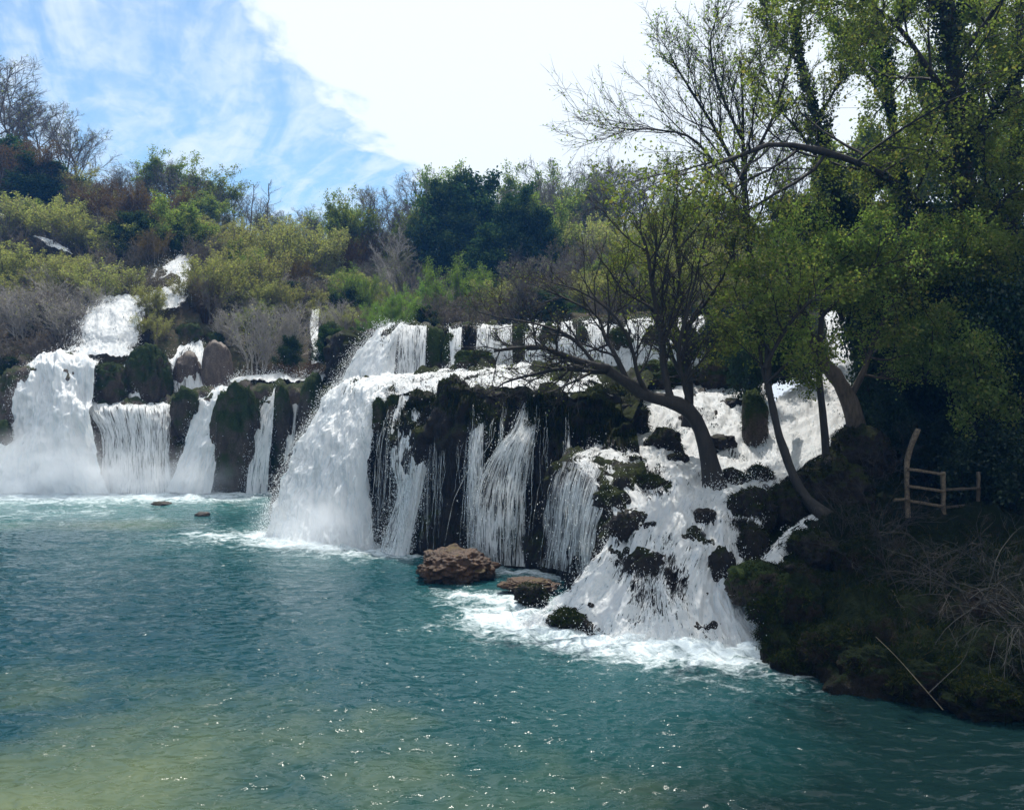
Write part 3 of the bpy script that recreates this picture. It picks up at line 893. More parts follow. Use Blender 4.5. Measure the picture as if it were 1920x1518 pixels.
veil('spread of thin trickles over the low ledge beside the cascade',
     [[(1045, 866, 20.0), (1075, 866, 19.2), (1110, 872, 18.7), (1150, 900, 18.2)], [(1028, 920, 20.0), (1058, 920, 19.0), (1095, 925, 18.4), (1132, 950, 17.8)], [(1018, 990, 20.2), (1050, 990, 19.2), (1085, 995, 18.4), (1115, 1010, 17.8)], [(1005, 1060, 20.3), (1042, 1066, 19.5), (1080, 1075, 18.7), (1108, 1090, 18)]],
     lambda s, c, g: (0.24 - 0.08 * s) * (0.4 + 0.6 * ed(c, .2)) + 0.2 * fbm(g * 1.5, 2, 3),
     [([(1050, 870, 19.7), (1032, 920, 19.7), (1022, 1000, 20), (1015, 1060, 20.1)], 12, (0.2, 0.35, 0.35, 0.3)),
      ([(1085, 872, 18.9), (1068, 940, 18.7), (1058, 1000, 18.9), (1050, 1065, 19.2)], 12, (0.1, 0.2, 0.2, 0.2)),
      ([(1120, 880, 18.4), (1098, 950, 18.1), (1088, 1000, 18.1), (1075, 1070, 18.3)], 9, (0.15, 0.2, 0.25, 0.3))], 7, 1500)

# --- moss hanging from the near cliff, and single drips all over its face
def hanging_moss():
    r = np.random.default_rng(321)
    g = ncg
    nv, nu, _ = g.shape
    n = 26000
    i = np.concatenate([r.integers(int(nv * .30), int(nv * .50), n // 2), r.integers(int(nv * .12), int(nv * .42), n // 4), r.integers(int(nv * .66), int(nv * .84), n // 4)])
    n = len(i)
    j = r.integers(2, nu - 2, n)
    p = g[i, j]
    ok = (fbm(p * np.array([1.6, 1.6, .7]), 3, 15) > -0.15)
    p = p[ok] + r.normal(0, .03, (ok.sum(), 3))
    n = len(p)
    L = r.gamma(2.0, .06, n)
    d = unit(np.array([0, -.35, -1]) + r.normal(0, .18, (n, 3)))
    w = unit(np.cross(d, r.normal(size=(n, 3)))) * r.uniform(.006, .018, (n, 1))
    o_ = p + np.array([0, -.05, .03])
    e = o_ + d * L[:, None]
    Q = np.stack([o_ - w, o_ + w, e + w * .2, e - w * .2], 1).reshape(-1, 3)
    obj('moss_curtain', mesh_np('moss_curtain', Q, np.arange(n * 4).reshape(n, 4), [M['moss']], smooth=False), NEAR_CLIFF, 'stuff')


hanging_moss()
dr = thing('waterfall', 'scattered single threads of water dripping over the whole dark cliff', 'waterfall', tuple(W(900, 1040, 21.5)))
B = Bag()
rd = random.Random(12)
for i in range(34):
    x = rd.uniform(705, 1065)
    Yb = np.interp(x, [q[0] for q in bx], [q[1] for q in bx])
    Yl = np.interp(x, [q[0] for q in lip], [q[2] for q in lip])
    yl = np.interp(x, [q[0] for q in lip], [q[1] for q in lip])
    y0 = yl + rd.uniform(8, 120)
    yb = HZ + H * F / Yb
    ym = min(yb, y0 + rd.uniform(90, 330))
    f = lambda y: Yl + (Yb - Yl) * min(1, ((y - yl) / (yb - yl)) * 1.6) - 0.35
    path = [(x - k * rd.uniform(0, 3), y0 + (ym - y0) * k / 3, f(y0 + (ym - y0) * k / 3)) for k in range(4)]
    B.add(*threads(dr, np.array(dr.location), path, rd.choice([4, 5, 8]), (0.02, 0.06, 0.10, 0.14), seed=300 + i)[0])
obj('water_threads', B.mesh('water_threads', [M['threads']]), dr, 'stuff')

# --- upper step
waterfall('curved white fall at the left end of the upper step', [
    [(738, 613, 32), (757, 612, 32), (778, 613, 31.8)],
    [(716, 622, 30.9), (737, 619, 30.6), (752, 621, 30.4)],
    [(682, 650, 30.3), (712, 650, 29.9), (742, 660, 29.8)],
    [(652, 692, 29.8), (696, 697, 29.4), (740, 700, 29.3)],
    [(632, 740, 29.3), (685, 740, 29.0), (738, 732, 28.9)]], 110, 70, M['falls'], lambda s, c, g: 0.55 + 0.4 * np.clip(s * 6, 0, 1) * ed(c, .08) - 0.18 * c, amp=0.11, spray=6000, throw=0.18, seed=8)


def vz(label, pts, seed, dn=0.6, spray=900, mat='veil'):
    """short curtain of the upper step given its lip (left, right) and foot"""
    (xa, ya, Ya), (xb, yb, Yb), (xc, yc, Yc), (xd, yd, Yd) = pts
    rows = [[(xa, ya - 3, Ya + 1.2), (xb, yb - 3, Yb + 1.2)], [(xa, ya + 2, Ya - 0.1), (xb, yb + 2, Yb - 0.1)],
            [(xa * .7 + xc * .3, ya * .6 + yc * .4, Ya * .5 + Yc * .5 - 0.25), (xb * .7 + xd * .3, yb * .6 + yd * .4, Yb * .5 + Yd * .5 - 0.25)], [(xc, yc, Yc), (xd, yd, Yd)]]
    waterfall(label, rows, 60, 50, M[mat], lambda s, c, g: dn - 0.12 * s, amp=0.05, fu=5, spray=spray, throw=0.1, edge=0.2, seed=seed, lift=0.05)


vz('thin curtain on the upper step between the curved fall and the moss', [(748, 618, 30.5), (800, 617, 30.4), (745, 722, 29.2), (798, 712, 29.0)], 9, 0.52)
vz('bright slit of water falling right of the moss on the upper step', [(842, 616, 30.3), (866, 616, 30.3), (846, 690, 29.0), (862, 690, 29.0)], 10, 0.68, 600)
vz('short pale curtain on the upper step left of the bare branches', [(895, 617, 30.1), (960, 617, 30.0), (890, 692, 28.8), (962, 690, 28.7)], 11, 0.5)
vz('wide veil on the upper step behind the bare branches', [(985, 615, 30.0), (1110, 608, 29.8), (985, 694, 28.6), (1110, 692, 28.5)], 12, 0.56, 1500, 'falls')
vz('broad white fall on the upper step behind the leaning tree', [(1110, 606, 29.8), (1320, 602, 29.6), (1100, 700, 28.3), (1330, 705, 28.0)], 13, 0.56, 2500, 'falls')
vz('white water foaming below the moss mound on the terrace', [(850, 682, 28.9), (880, 672, 28.9), (830, 710, 27.8), (862, 706, 27.6)], 14, 0.8, 500, 'cascade')

# --- cascade and stream on the right
def d_cas(s, c, g):
    px = g[..., 0] / g[..., 1] * F + 960
    py = HZ - (g[..., 2] - H) / g[..., 1] * F
    d = 0.80 + 0.30 * fbm(g * 1.7, 3, 61) + 0.16 * fbm(g * 5.0, 2, 62)

    d -= 0.55 * np.clip(fbm(g * 1.15 + 4, 2, 66) - 0.28, 0, 1)

    def hole(x, y, rx, ry, k):
        return k * np.exp(-(((px - x) / rx) ** 2 + ((py - y) / ry) ** 2) ** 1.6)
    d -= hole(1186, 1098, 34, 62, 0.62) + hole(1246, 1100, 46, 62, 0.66)
    d -= hole(1165, 995, 34, 24, 0.5) + hole(1330, 1090, 22, 40, 0.25) + hole(1210, 880, 45, 14, 0.5) + hole(1120, 885, 40, 20, 0.28)
    d -= hole(1240, 830, 32, 18, 0.42) + hole(1225, 915, 40, 26, 0.55) + hole(1030, 1150, 50, 26, 0.30)
    d -= hole(1390, 1010, 30, 40, 0.45) + hole(1330, 790, 30, 16, 0.2) + hole(1370, 1080, 26, 30, 0.3)
    d *= 0.35 + 0.65 * ed(c, 0.04)
    return d


waterfall('broad white cascade tumbling over boulders into the pool beside the right bank', CAS, 250, 200, M['cascade'], d_cas, amp=0.11, fu=2.6, fv=1.0, spray=18000, rad=(0.003, 0.006), throw=0.13, edge=0.12, seed=15, lift=0.05, name='cascade', cat='cascade', tex=1.25)


def splash(line, n, hgt, spread, seed):
    r = np.random.default_rng(seed)
    P = spline(np.array([[(x - 960) / F * Y, Y, 0.0] for x, Y in line]), 200)
    p = P[r.integers(0, 200, n)] + r.normal(0, spread, (n, 3)) * np.array([1, .7, 0])
    p[:, 2] = np.abs(r.gamma(1.0, hgt, n)) * (0.4 + 0.9 * np.clip(fbm(p * np.array([2.5, 2.5, 0]), 2, seed), -.3, 1))
    b = np.array(P.mean(0))
    V, Q = droplets(p - b, r.uniform(.003, .008, n))
    o = obj('splash', mesh_np('splash', V, Q, [M['drops']]), kind='stuff')
    o.location = tuple(b)


splash([(985, 16.0), (1140, 15.1), (1260, 14.8), (1370, 14.7), (1450, 14.5)], 7000, .06, .22, 1)
splash([(505, 25.0), (560, 24.1), (640, 23.4), (700, 23.1)], 7000, .16, .30, 2)
splash([(-40, 34.8), (100, 34.4), (300, 34.4), (400, 34.5)], 5000, .25, .4, 3)


def d_str(s, c, g):
    return (0.80 + 0.32 * fbm(g * 1.5, 3, 63) + 0.16 * fbm(g * 5.0, 2, 64)) * (0.4 + 0.6 * ed(c, 0.1))


waterfall('white stream rushing down behind the slim dark trunks on the right', STR, 160, 70, M['cascade'], d_str, amp=0.09, fu=2.6, fv=1.0, spray=9000, rad=(0.003, 0.008), throw=0.15, edge=0.2, seed=16, lift=0.04, name='cascade', cat='cascade', tex=1.25)
waterfall('small side stream slipping between dark boulders below the slim trunks', [
    [(1530, 965, 17.4), (1560, 972, 17.4)], [(1490, 990, 16.9), (1535, 1000, 16.8)], [(1440, 1040, 16.2), (1480, 1055, 16.0)], [(1415, 1085, 15.7), (1450, 1100, 15.5)], [(1440, 1160, 14.9), (1480, 1165, 14.8)]],
    70, 40, M['cascade'], lambda s, c, g: 0.52 * ed(c, .15) + 0.25 * fbm(g * 2, 2, 5), amp=0.06, fu=2, spray=600, throw=0.08, seed=17, lift=0.10, name='stream', cat='stream')

# --- far left falls
def d_far(s, c, g):
    return 0.52 + 0.5 * np.clip(s * 5, 0, 1) * (0.5 + 0.5 * ed(c, 0.06)) + 0.12 * fbm(g * 0.9, 2, 9)


waterfall('largest fall of the far left group, a wide white apron', [
    [(70, 676, 39.5), (110, 671, 39.5), (150, 671, 39.3), (185, 680, 39)],
    [(42, 700, 37.2), (85, 680, 37.2), (135, 674, 37.0), (180, 690, 36.9)],
    [(35, 755, 36.2), (80, 745, 36.0), (130, 745, 35.8), (172, 752, 35.8)],
    [(15, 812, 35.6), (70, 805, 35.4), (125, 800, 35.2), (175, 800, 35.2)],
    [(-15, 870, 35.0), (55, 870, 34.8), (120, 868, 34.7), (185, 868, 34.7)],
    [(-40, 925, 34.7), (45, 926, 34.5), (120, 926, 34.4), (205, 926, 34.4)]], 150, 110, M['falls'], d_far, amp=0.22, fu=1.5, fv=0.8, spray=8000, rad=(0.004, 0.010), throw=0.22, edge=0.15, seed=18, tex=0.8)
waterfall('low veil fall over rounded brown rock left of the leaning chute', [
    [(170, 752, 37.2), (220, 755, 37), (270, 758, 37.0), (318, 758, 37.2)],
    [(168, 772, 35.9), (220, 770, 35.7), (270, 772, 35.7), (322, 766, 36.2)],
    [(190, 820, 35.2), (230, 820, 35.1), (275, 820, 35.1), (318, 820, 35.4)],
    [(190, 880, 34.9), (232, 880, 34.8), (278, 880, 34.8), (320, 880, 35.0)],
    [(188, 924, 34.7), (232, 925, 34.5), (280, 925, 34.5), (325, 924, 34.7)]], 110, 80, M['veil'], lambda s, c, g: 0.74 - 0.24 * np.sin(np.clip(s * 1.1, 0, 1) * 3.14) - 0.14 * c, amp=0.10, fu=2.6, spray=1800, rad=(0.004, 0.010), throw=0.14, edge=0.15, seed=19, tex=0.8)
waterfall('straight white chute leaning left between two brown buttresses', [
    [(392, 732, 38.5), (415, 731, 38.5), (442, 731, 38.4)],
    [(376, 740, 36.6), (402, 736, 36.5), (434, 736, 36.4)],
    [(360, 790, 35.7), (388, 790, 35.5), (420, 790, 35.4)],
    [(340, 855, 35.1), (370, 855, 35.0), (405, 855, 34.9)],
    [(316, 924, 34.7), (355, 925, 34.5), (396, 925, 34.5)]], 130, 60, M['falls'], lambda s, c, g: 0.6 + 0.45 * ed(c, .08), amp=0.13, fu=2.2, spray=3000, rad=(0.004, 0.010), throw=0.14, edge=0.2, seed=20, tex=0.8)
waterfall('narrow grey white fall right of the brown buttress at the back', [
    [(500, 729, 38), (520, 728, 38)], [(496, 738, 36.3), (516, 736, 36.2)], [(482, 790, 35.4), (512, 790, 35.3)], [(468, 860, 35.0), (506, 860, 34.9)], [(462, 925, 34.8), (500, 926, 34.7)]],
    110, 40, M['veil'], 0.62, amp=0.08, spray=1500, rad=(0.005, 0.011), throw=0.15, seed=21, tex=0.8)
waterfall('thin trickle near the right end of the far cliff', [
    [(556, 740, 37), (568, 738, 37)], [(548, 760, 36), (560, 760, 36)], [(538, 820, 35.5), (552, 820, 35.5)], [(526, 900, 35.2), (540, 900, 35.2)]],
    80, 24, M['veil'], lambda s, c, g: (0.62 - 0.3 * s) * (0.5 + 0.5 * ed(c, .3)), amp=0.05, spray=300, throw=0.1, seed=22, tex=0.8)
waterfall('stream spilling around two mossy boulders on the far left', [
    [(232, 680, 40.5), (250, 668, 40.5)], [(222, 702, 38.6), (246, 690, 38.4)], [(232, 735, 37.6), (258, 730, 37.4)], [(240, 765, 36.9), (272, 762, 36.7)]],
    70, 36, M['falls'], 0.75, amp=0.10, spray=900, throw=0.15, seed=23, tex=0.8)
waterfall('white cascade above the big apron, half hidden by grey brush', [
    [(196, 578, 44.2), (228, 572, 44.2), (272, 574, 44.3)],
    [(168, 604, 42.4), (216, 598, 42.2), (276, 596, 42.4)],
    [(156, 636, 41.0), (214, 632, 40.6), (270, 630, 40.8)],
    [(152, 662, 40.2), (212, 660, 39.8), (258, 662, 40)],
    [(118, 686, 39), (205, 686, 38.7), (252, 686, 39)]], 90, 80, M['cascade'], lambda s, c, g: (0.80 + 0.40 * fbm(g * 1.1, 3, 3)) * (.02 + .98 * ed(c + .12 * fbm(g * 1.6, 2, 7), .22)), amp=0.11, fu=2.2, fv=0.9, spray=3500, throw=0.2, rad=(0.005, 0.012), seed=24, name='cascade', cat='cascade', lift=0.5)
waterfall('highest white cascade at the top of the far left stream', [
    [(340, 504, 50), (352, 504, 50), (362, 506, 50)],
    [(318, 522, 48), (340, 520, 48), (362, 522, 48)],
    [(280, 545, 46.5), (318, 548, 46.3), (362, 548, 46.3)],
    [(272, 570, 45), (315, 572, 44.8), (360, 572, 44.8)],
    [(262, 604, 43.4), (312, 604, 43.2), (352, 604, 43.2)]], 90, 70, M['cascade'], lambda s, c, g: (0.78 + 0.42 * fbm(g * 1.1, 3, 13)) * (.02 + .98 * ed(c + .12 * fbm(g * 1.6, 2, 8), .25)), amp=0.11, fu=2.2, fv=0.9, spray=2500, throw=0.3, rad=(0.005, 0.012), seed=25, name='cascade', cat='cascade', lift=0.7)
waterfall('split fall running down both sides of a tufa knob on the far left', [
    [(332, 610, 43), (345, 610, 43), (365, 640, 42)], [(335, 655, 41), (355, 650, 40.8), (378, 655, 40.8)], [(322, 690, 39.6), (345, 672, 39.3), (382, 690, 39.4)], [(318, 740, 38.8), (348, 740, 38.3), (388, 735, 38.6)]],
    80, 44, M['veil'], lambda s, c, g: 0.74 - 0.35 * np.exp(-((c - .5) / .2) ** 2) * np.clip(s * 2, 0, 1), amp=0.12, spray=1000, throw=0.15, seed=26, tex=0.8, lift=0.15)
waterfall('crooked little fall beside the dark knoll behind the far cliff', [
    [(586, 590, 46), (600, 590, 46)], [(582, 620, 43.5), (598, 620, 43.5)], [(584, 650, 41.5), (604, 652, 41.5)], [(590, 668, 40.6), (612, 668, 40.6)], [(584, 690, 39.8), (606, 692, 39.8)]],
    60, 24, M['cascade'], 0.75, amp=0.08, spray=400, throw=0.1, seed=27, lift=0.25)
waterfall('bright foaming water on the ledge above the far cliff', [
    [(540, 712, 41), (580, 708, 41), (618, 708, 41)], [(440, 722, 38.8), (530, 719, 38.6), (612, 717, 38.6)], [(440, 728, 37.6), (530, 726, 37.4), (604, 724, 37.4)]],
    40, 90, M['cascade'], 0.95, amp=0.12, spray=2200, throw=0.18, rad=(0.005, 0.012), edge=0.1, seed=28, lift=0.22, name='stream', cat='stream')
for i, (rows_, lab) in enumerate([
    ([[(200, 474, 53), (215, 476, 53)], [(215, 492, 51), (240, 500, 51)]], 'short white rapid showing above the olive brush on the left slope'),
    ([[(70, 470, 54), (90, 468, 54)], [(90, 492, 52), (140, 505, 52)]], 'pale rapid among the brush left of the short white rapid'),
    ([[(5, 428, 58), (20, 426, 58)], [(30, 448, 56.5), (56, 452, 56.5)]], 'highest speck of white water at the left edge of the slope'),
]):
    waterfall(lab, rows_, 40, 30, M['cascade'], lambda s, c, g: 0.62 * ed(c, .25), amp=0.10, spray=60, throw=0.2, rad=(0.006, 0.012), seed=30 + i, lift=0.9, name='stream', cat='stream')

# ------------------------------------------------------------------ drifting mist at the feet of the falls
def mist(px, Y, size, dens):
    import bmesh
    bm = bmesh.new()
    bmesh.ops.create_icosphere(bm, subdivisions=3, radius=1)
    V = np.array([v.co[:] for v in bm.verts])
    Fc = np.array([[v.index for v in f.verts] for f in bm.faces])
    bm.free()
    m, t = newmat('mist')
    co = t.n('ShaderNodeTexCoord').outputs['Object']
    ln = t.n('ShaderNodeVectorMath', {'operation': 'LENGTH'}, i0=co).outputs['Value']
    f = t.ramp(ln, 0.15, 1.0, 1.0, 0.0)
    n = t.noise(co, 2.6, 3, 0.6)
    f = t.math('MULTIPLY', f, t.ramp(n, 0.36, 0.66, 0.15, 1.4))
    v = t.n('ShaderNodeVolumePrincipled', None, Color=(0.95, 0.97, 1.0, 1), Density=t.math('MULTIPLY', f, dens), Anisotropy=0.3)
    t.n('ShaderNodeOutputMaterial', None, Volume=v)
    o = obj('mist', mesh_np('mist', V, Fc, [m]), kind='stuff')
    o.location = ((px - 960) / F * Y, Y, 0.55)
    o.scale = size
    return o


mist(90, 34.1, (4.4, 1.3, 2.4), 0.95)
mist(300, 34.1, (3.8, 1.1, 1.5), 0.6)
mist(590, 23.4, (1.9, 0.9, 1.2), 0.9)



def haze(dens, col):
    m, t = newmat('haze')
    v = t.n('ShaderNodeVolumePrincipled', None, Color=col, Density=dens, Anisotropy=0.2)
    t.n('ShaderNodeOutputMaterial', None, Volume=v)
    x0, x1, y0, y1, z0, z1 = -250, 250, -50, 310, -2.8, 48
    V = [(x, y, z) for z in (z0, z1) for y in (y0, y1) for x in (x0, x1)]
    Q = [(0, 2, 3, 1), (4, 5, 7, 6), (0, 1, 5, 4), (2, 6, 7, 3), (0, 4, 6, 2), (1, 3, 7, 5)]
    obj('haze', mesh_np('haze', V, Q, [m], smooth=False), kind='stuff')


haze(0.0007, (0.10, 0.38, 1.0, 1))  # thin air volume added with a strong blue tint to lift shadows towards navy

# ------------------------------------------------------------------ plants
def kids(r, P, R, n, t0, t1, ang, asd, lr, m, up=0.1, wig=0.15, rr=0.6, tip=0.35, lsd=0.25, taper=0.35, minr=0.0, absl=None):
    """n children on each parent polyline"""
    N, mp, _ = P.shape
    idx = np.repeat(np.arange(N), n)
    k = len(idx)
    t = t0 + (t1 - t0) * (np.tile(np.arange(n), N) + r.random(k)) / n
    x = t * (mp - 1)
    i = np.minimum(x.astype(int), mp - 2)
    f = (x - i)[:, None]
    a, b = P[idx, i], P[idx, i + 1]
    pos = a * (1 - f) + b * f
    tan = unit(b - a)
    rad = R[idx, i] * (1 - f[:, 0]) + R[idx, i + 1] * f[:, 0]
    L = np.linalg.norm(np.diff(P, axis=1), axis=2).sum(1)[idx] if absl is None else np.full(k, absl)
    L = L * lr * (1 - taper * t) * np.clip(r.normal(1, lsd, k), 0.35, 1.8)
    q = unit(np.cross(tan, r.normal(size=(k, 3))))
    th = r.normal(ang, asd, k)[:, None]
    d = unit(tan * np.cos(th) + q * np.sin(th))
    out = [pos]
    for j in range(1, m):
        d = unit(d + r.normal(0, wig, (k, 3)) + np.array([0, 0, up]))
        pos = pos + d * (L / (m - 1))[:, None]
        out.append(pos)
    P2 = np.stack(out, 1)
    r0 = np.maximum(rad * rr, minr)
    R2 = r0[:, None] * np.linspace(1, tip, m)[None]
    return P2, R2


def leaves_on(r, P, n, size, spread=0.5, t0=0.2, aspect=0.6, droop=0.0, up=0.0):
    """small kite-shaped leaves near the polylines"""
    N, m, _ = P.shape
    idx = np.repeat(np.arange(N), n)
    k = len(idx)
    x = (t0 + (1 - t0) * r.random(k)) * (m - 1)
    i = np.minimum(x.astype(int), m - 2)
    f = (x - i)[:, None]
    pos = P[idx, i] * (1 - f) + P[idx, i + 1] * f + r.normal(0, 1, (k, 3)) * size * spread
    return kite(r, pos, size, aspect, droop, up)


def kite(r, pos, size, aspect=0.6, droop=0.0, up=0.0):
    k = len(pos)
    s = size * np.clip(r.normal(1, 0.3, k), 0.4, 1.8)[:, None]
    d = unit(r.normal(size=(k, 3)) + np.array([0, 0, -droop]))
    nrm = r.normal(size=(k, 3)) + np.array([0, 0, up])
    w = unit(np.cross(d, nrm))
    nn = np.cross(w, d)
    V = np.stack([pos, pos + d * s * 0.5 + w * s * aspect * 0.5 + nn * s * 0.08, pos + d * s, pos + d * s * 0.5 - w * s * aspect * 0.5 + nn * s * 0.08], 1)
    Q = np.arange(k * 4).reshape(k, 4)
    return V.reshape(-1, 3), Q


def stem(r, base, top, m, wig, r0, r1):
    P = np.linspace(0, 1, m)[:, None] * (np.array(top) - base) + base
    w = np.cumsum(r.normal(0, wig, (m, 3)), 0)
    w -= np.linspace(0, 1, m)[:, None] * w[-1] * 0.7
    w[0] = 0
    return P + w, np.linspace(r0, r1, m)


WIDTH = dict(bare=.85, spring=.85, spindly=.40, pale=.9, evergreen=.85, olive=1.15, green=1.25, grey=1.25, rust=1.2, tan=1.2, reeds=.9, ivy=1.0, leafy=1.1)


def plant_mesh(kind, seed):
    """returns (woody mesh, crown mesh) about one unit high"""
    r = np.random.default_rng(seed * 131 + 17)
    trunk, crown = Bag(), Bag()
    bark, leaf = 'bark_grey', 'leaf_olive'
    if kind in ('bare', 'spring', 'spindly', 'pale'):
        bark = {'bare': 'bark_grey', 'spring': 'bark_dark', 'spindly': 'bark_grey', 'pale': 'bark_pale'}[kind]
        leaf = 'leaf_spring'
        hgt = 0.95 if kind == 'spindly' else 0.62
        p, q = stem(r, np.zeros(3), (r.normal(0, .06), r.normal(0, .06), hgt), 9, 0.012, 0.015, 0.005)
        P0, R0 = p[None], q[None]
        if kind == 'spindly':
            P1, R1 = kids(r, P0, R0, 22, 0.25, 0.98, 0.95, 0.2, 0.24, 6, 0.12, 0.10, 0.5, 0.3, taper=0.6, minr=0.002)
            P2, R2 = kids(r, P1, R1, 7, 0.2, 1, 0.6, 0.2, 0.45, 4, 0.10, 0.15, 0.6, 0.4, minr=0.0012)
            crown.add(*tubes(P1, R1, 3)); crown.add(*tubes(P2, R2, 3))
        else:
            nf = 10
            P1, R1 = kids(r, P0, R0, nf, 0.22, 1.0, 0.62, 0.2, 0.80, 8, 0.10, 0.10, 0.62, 0.3, minr=0.004)
            P2, R2 = kids(r, P1, R1, 9, 0.18, 1.0, 0.62, 0.2, 0.46, 6, 0.07, 0.13, 0.6, 0.3, minr=0.0022)
            P3, R3 = kids(r, P2, R2, 8, 0.15, 1.0, 0.6, 0.22, 0.46, 3, 0.05, 0.16, 0.65, 0.4, minr=0.0013)
            P4, R4 = kids(r, P3, R3, 6 if kind != 'spring' else 3, 0.2, 1.0, 0.6, 0.25, 0.55, 2, 0.04, 0.2, 0.7, 0.5, minr=0.0009)
            trunk.add(*tubes(P1, R1, 5))
            trunk.add(*tubes(P2, R2, 4))
            crown.add(*tubes(P3, R3, 3))
            if kind != 'spring':
                crown.add(*tubes(P4, R4, 3))
            if kind == 'spring':
                crown.add(*leaves_on(r, P4, 5, 0.022, 0.9), m=1)
                crown.add(*leaves_on(r, P3, 2, 0.020, 0.8), m=1)
            else:
                sel = r.random(len(P4)) < (0.10 if kind == 'bare' else 0.02)
                crown.add(*leaves_on(r, P4[sel], 1, 0.012, 0.5), m=1)
        trunk.add(*tubes(P0, R0, 6))
    elif kind == 'evergreen':
        bark, leaf = 'bark_dark', 'leaf_dark'
        p, q = stem(r, np.zeros(3), (r.normal(0, .05), r.normal(0, .05), 0.85), 8, 0.012, 0.024, 0.006)
        trunk.add(*tubes(p[None], q[None], 6))
        P1, R1 = kids(r, p[None], q[None], 26, 0.12, 1.0, 0.95, 0.25, 0.46, 6, 0.10, 0.12, 0.6, 0.3, taper=0.45, minr=0.004)
        P2, R2 = kids(r, P1, R1, 9, 0.2, 1.0, 0.7, 0.25, 0.42, 4, 0.05, 0.18, 0.6, 0.4, minr=0.002)
        trunk.add(*tubes(P1, R1, 4))
        crown.add(*tubes(P2, R2, 3))
        P3, R3 = kids(r, P2, R2, 5, 0.2, 1.0, 0.7, 0.3, 0.5, 3, 0.05, 0.2)
        crown.add(*leaves_on(r, P3, 20, 0.022, 1.2, 0.1, 0.75, up=0.6), m=1)
    elif kind in ('olive', 'green', 'grey', 'rust', 'tan'):
        bark = {'olive': 'bark_brown', 'green': 'bark_brown', 'grey': 'bark_pale', 'rust': 'bark_brown', 'tan': 'bark_grey'}[kind]
        leaf = {'olive': 'leaf_olive', 'green': 'leaf_green', 'grey': 'leaf_olive', 'rust': 'leaf_rust', 'tan': 'leaf_rust'}[kind]
        ns = 16
        a = r.random(ns) * 6.28
        lean = r.random(ns) ** 0.7 * (0.55 if kind != 'green' else 0.75)
        P0, R0 = [], []
        for i in range(ns):
            hh = (0.95 - 0.35 * lean[i] ** 2) * r.uniform(0.75, 1.0)
            p, q = stem(r, np.array([math.cos(a[i]) * .10, math.sin(a[i]) * .10, 0]), (math.cos(a[i]) * lean[i], math.sin(a[i]) * lean[i], hh), 7, 0.018, 0.010, 0.003)
            P0.append(p); R0.append(q)
        P0, R0 = np.array(P0), np.array(R0)
        P1, R1 = kids(r, P0, R0, 9, 0.2, 1.0, 0.55, 0.2, 0.34, 5, 0.14, 0.13, 0.6, 0.35, minr=0.0026)
        P2, R2 = kids(r, P1, R1, 6, 0.15, 1.0, 0.55, 0.22, 0.5, 3, 0.10, 0.16, 0.6, 0.5, minr=0.0018)
        trunk.add(*tubes(P0, R0, 4))
        crown.add(*tubes(P1, R1, 3)); crown.add(*tubes(P2, R2, 3))
        if kind in ('grey', 'tan'):
            P3, R3 = kids(r, P2, R2, 4, 0.2, 1.0, 0.7, 0.3, 0.6, 2, 0.03, 0.22, 0.7, 0.6, minr=0.0014)
            crown.add(*tubes(P3, R3, 3))
            if kind == 'tan':
                crown.add(*leaves_on(r, P3[r.random(len(P3)) < .3], 1, 0.02, 0.8), m=1)
            else:
                crown.add(*leaves_on(r, P3[r.random(len(P3)) < .12], 1, 0.02, 0.8), m=1)
        else:
            n = {'olive': 14, 'green': 22, 'rust': 13}[kind]
            crown.add(*leaves_on(r, P2, n, {'olive': 0.021, 'green': 0.024, 'rust': 0.023}[kind], 0.8, 0.1, {'olive': .55, 'green': .32, 'rust': .4}[kind]), m=1)
            crown.add(*leaves_on(r, P1, n // 2, 0.026, 1.0, 0.1, 0.5), m=1)
    elif kind == 'reeds':
        bark, leaf = 'bark_brown', 'leaf_rust'
        n = 420
        a = r.random(n) * 6.28
        rr = np.sqrt(r.random(n)) * 0.35
        b = np.stack([np.cos(a) * rr, np.sin(a) * rr, np.zeros(n)], 1)
        d = unit(np.stack([np.cos(a) * .22 * r.random(n), np.sin(a) * .22 * r.random(n), np.ones(n)], 1) + r.normal(0, .06, (n, 3)))
        L = r.uniform(.55, 1.0, n)
        t = np.linspace(0, 1, 5)
        P = b[:, None] + d[:, None] * (L[:, None] * t)[..., None]
        P[..., :2] += (b[:, None, :2] * 1.2 + r.normal(0, .06, (n, 1, 2))) * (t ** 2.5)[None, :, None]
        R = np.full((n, 1), 0.0045) * np.linspace(1, .4, 5)[None]
        trunk.add(*tubes(P[:40], R[:40], 3))
        crown.add(*tubes(P, R, 3), m=1)
        crown.add(*leaves_on(r, P, 12, 0.07, 0.15, 0.3, 0.12, up=0), m=1)
    elif kind in ('ivy', 'leafy'):
        bark = 'bark_dark'
        leaf = 'leaf_ivy' if kind == 'ivy' else 'leaf_spring'
        ns = 12
        P0, R0 = [], []
        for i in range(ns):
            a = r.random() * 6.28
            l = r.random() ** .6 * .5
            p, q = stem(r, np.array([math.cos(a) * .08, math.sin(a) * .08, 0]), (math.cos(a) * l, math.sin(a) * l, r.uniform(.6, .95)), 7, 0.02, 0.012, 0.003)
            P0.append(p); R0.append(q)
        P0, R0 = np.array(P0), np.array(R0)
        P1, R1 = kids(r, P0, R0, 11, 0.08, 1, 0.9, 0.25, 0.34, 5, 0.05, 0.15, 0.6, 0.35, minr=0.002)
        P2, R2 = kids(r, P1, R1, 6, 0.2, 1, 0.7, 0.25, 0.5, 4, 0.0, 0.18, 0.6, 0.5, minr=0.0014)
        trunk.add(*tubes(P0, R0, 4)); crown.add(*tubes(P1, R1, 3))
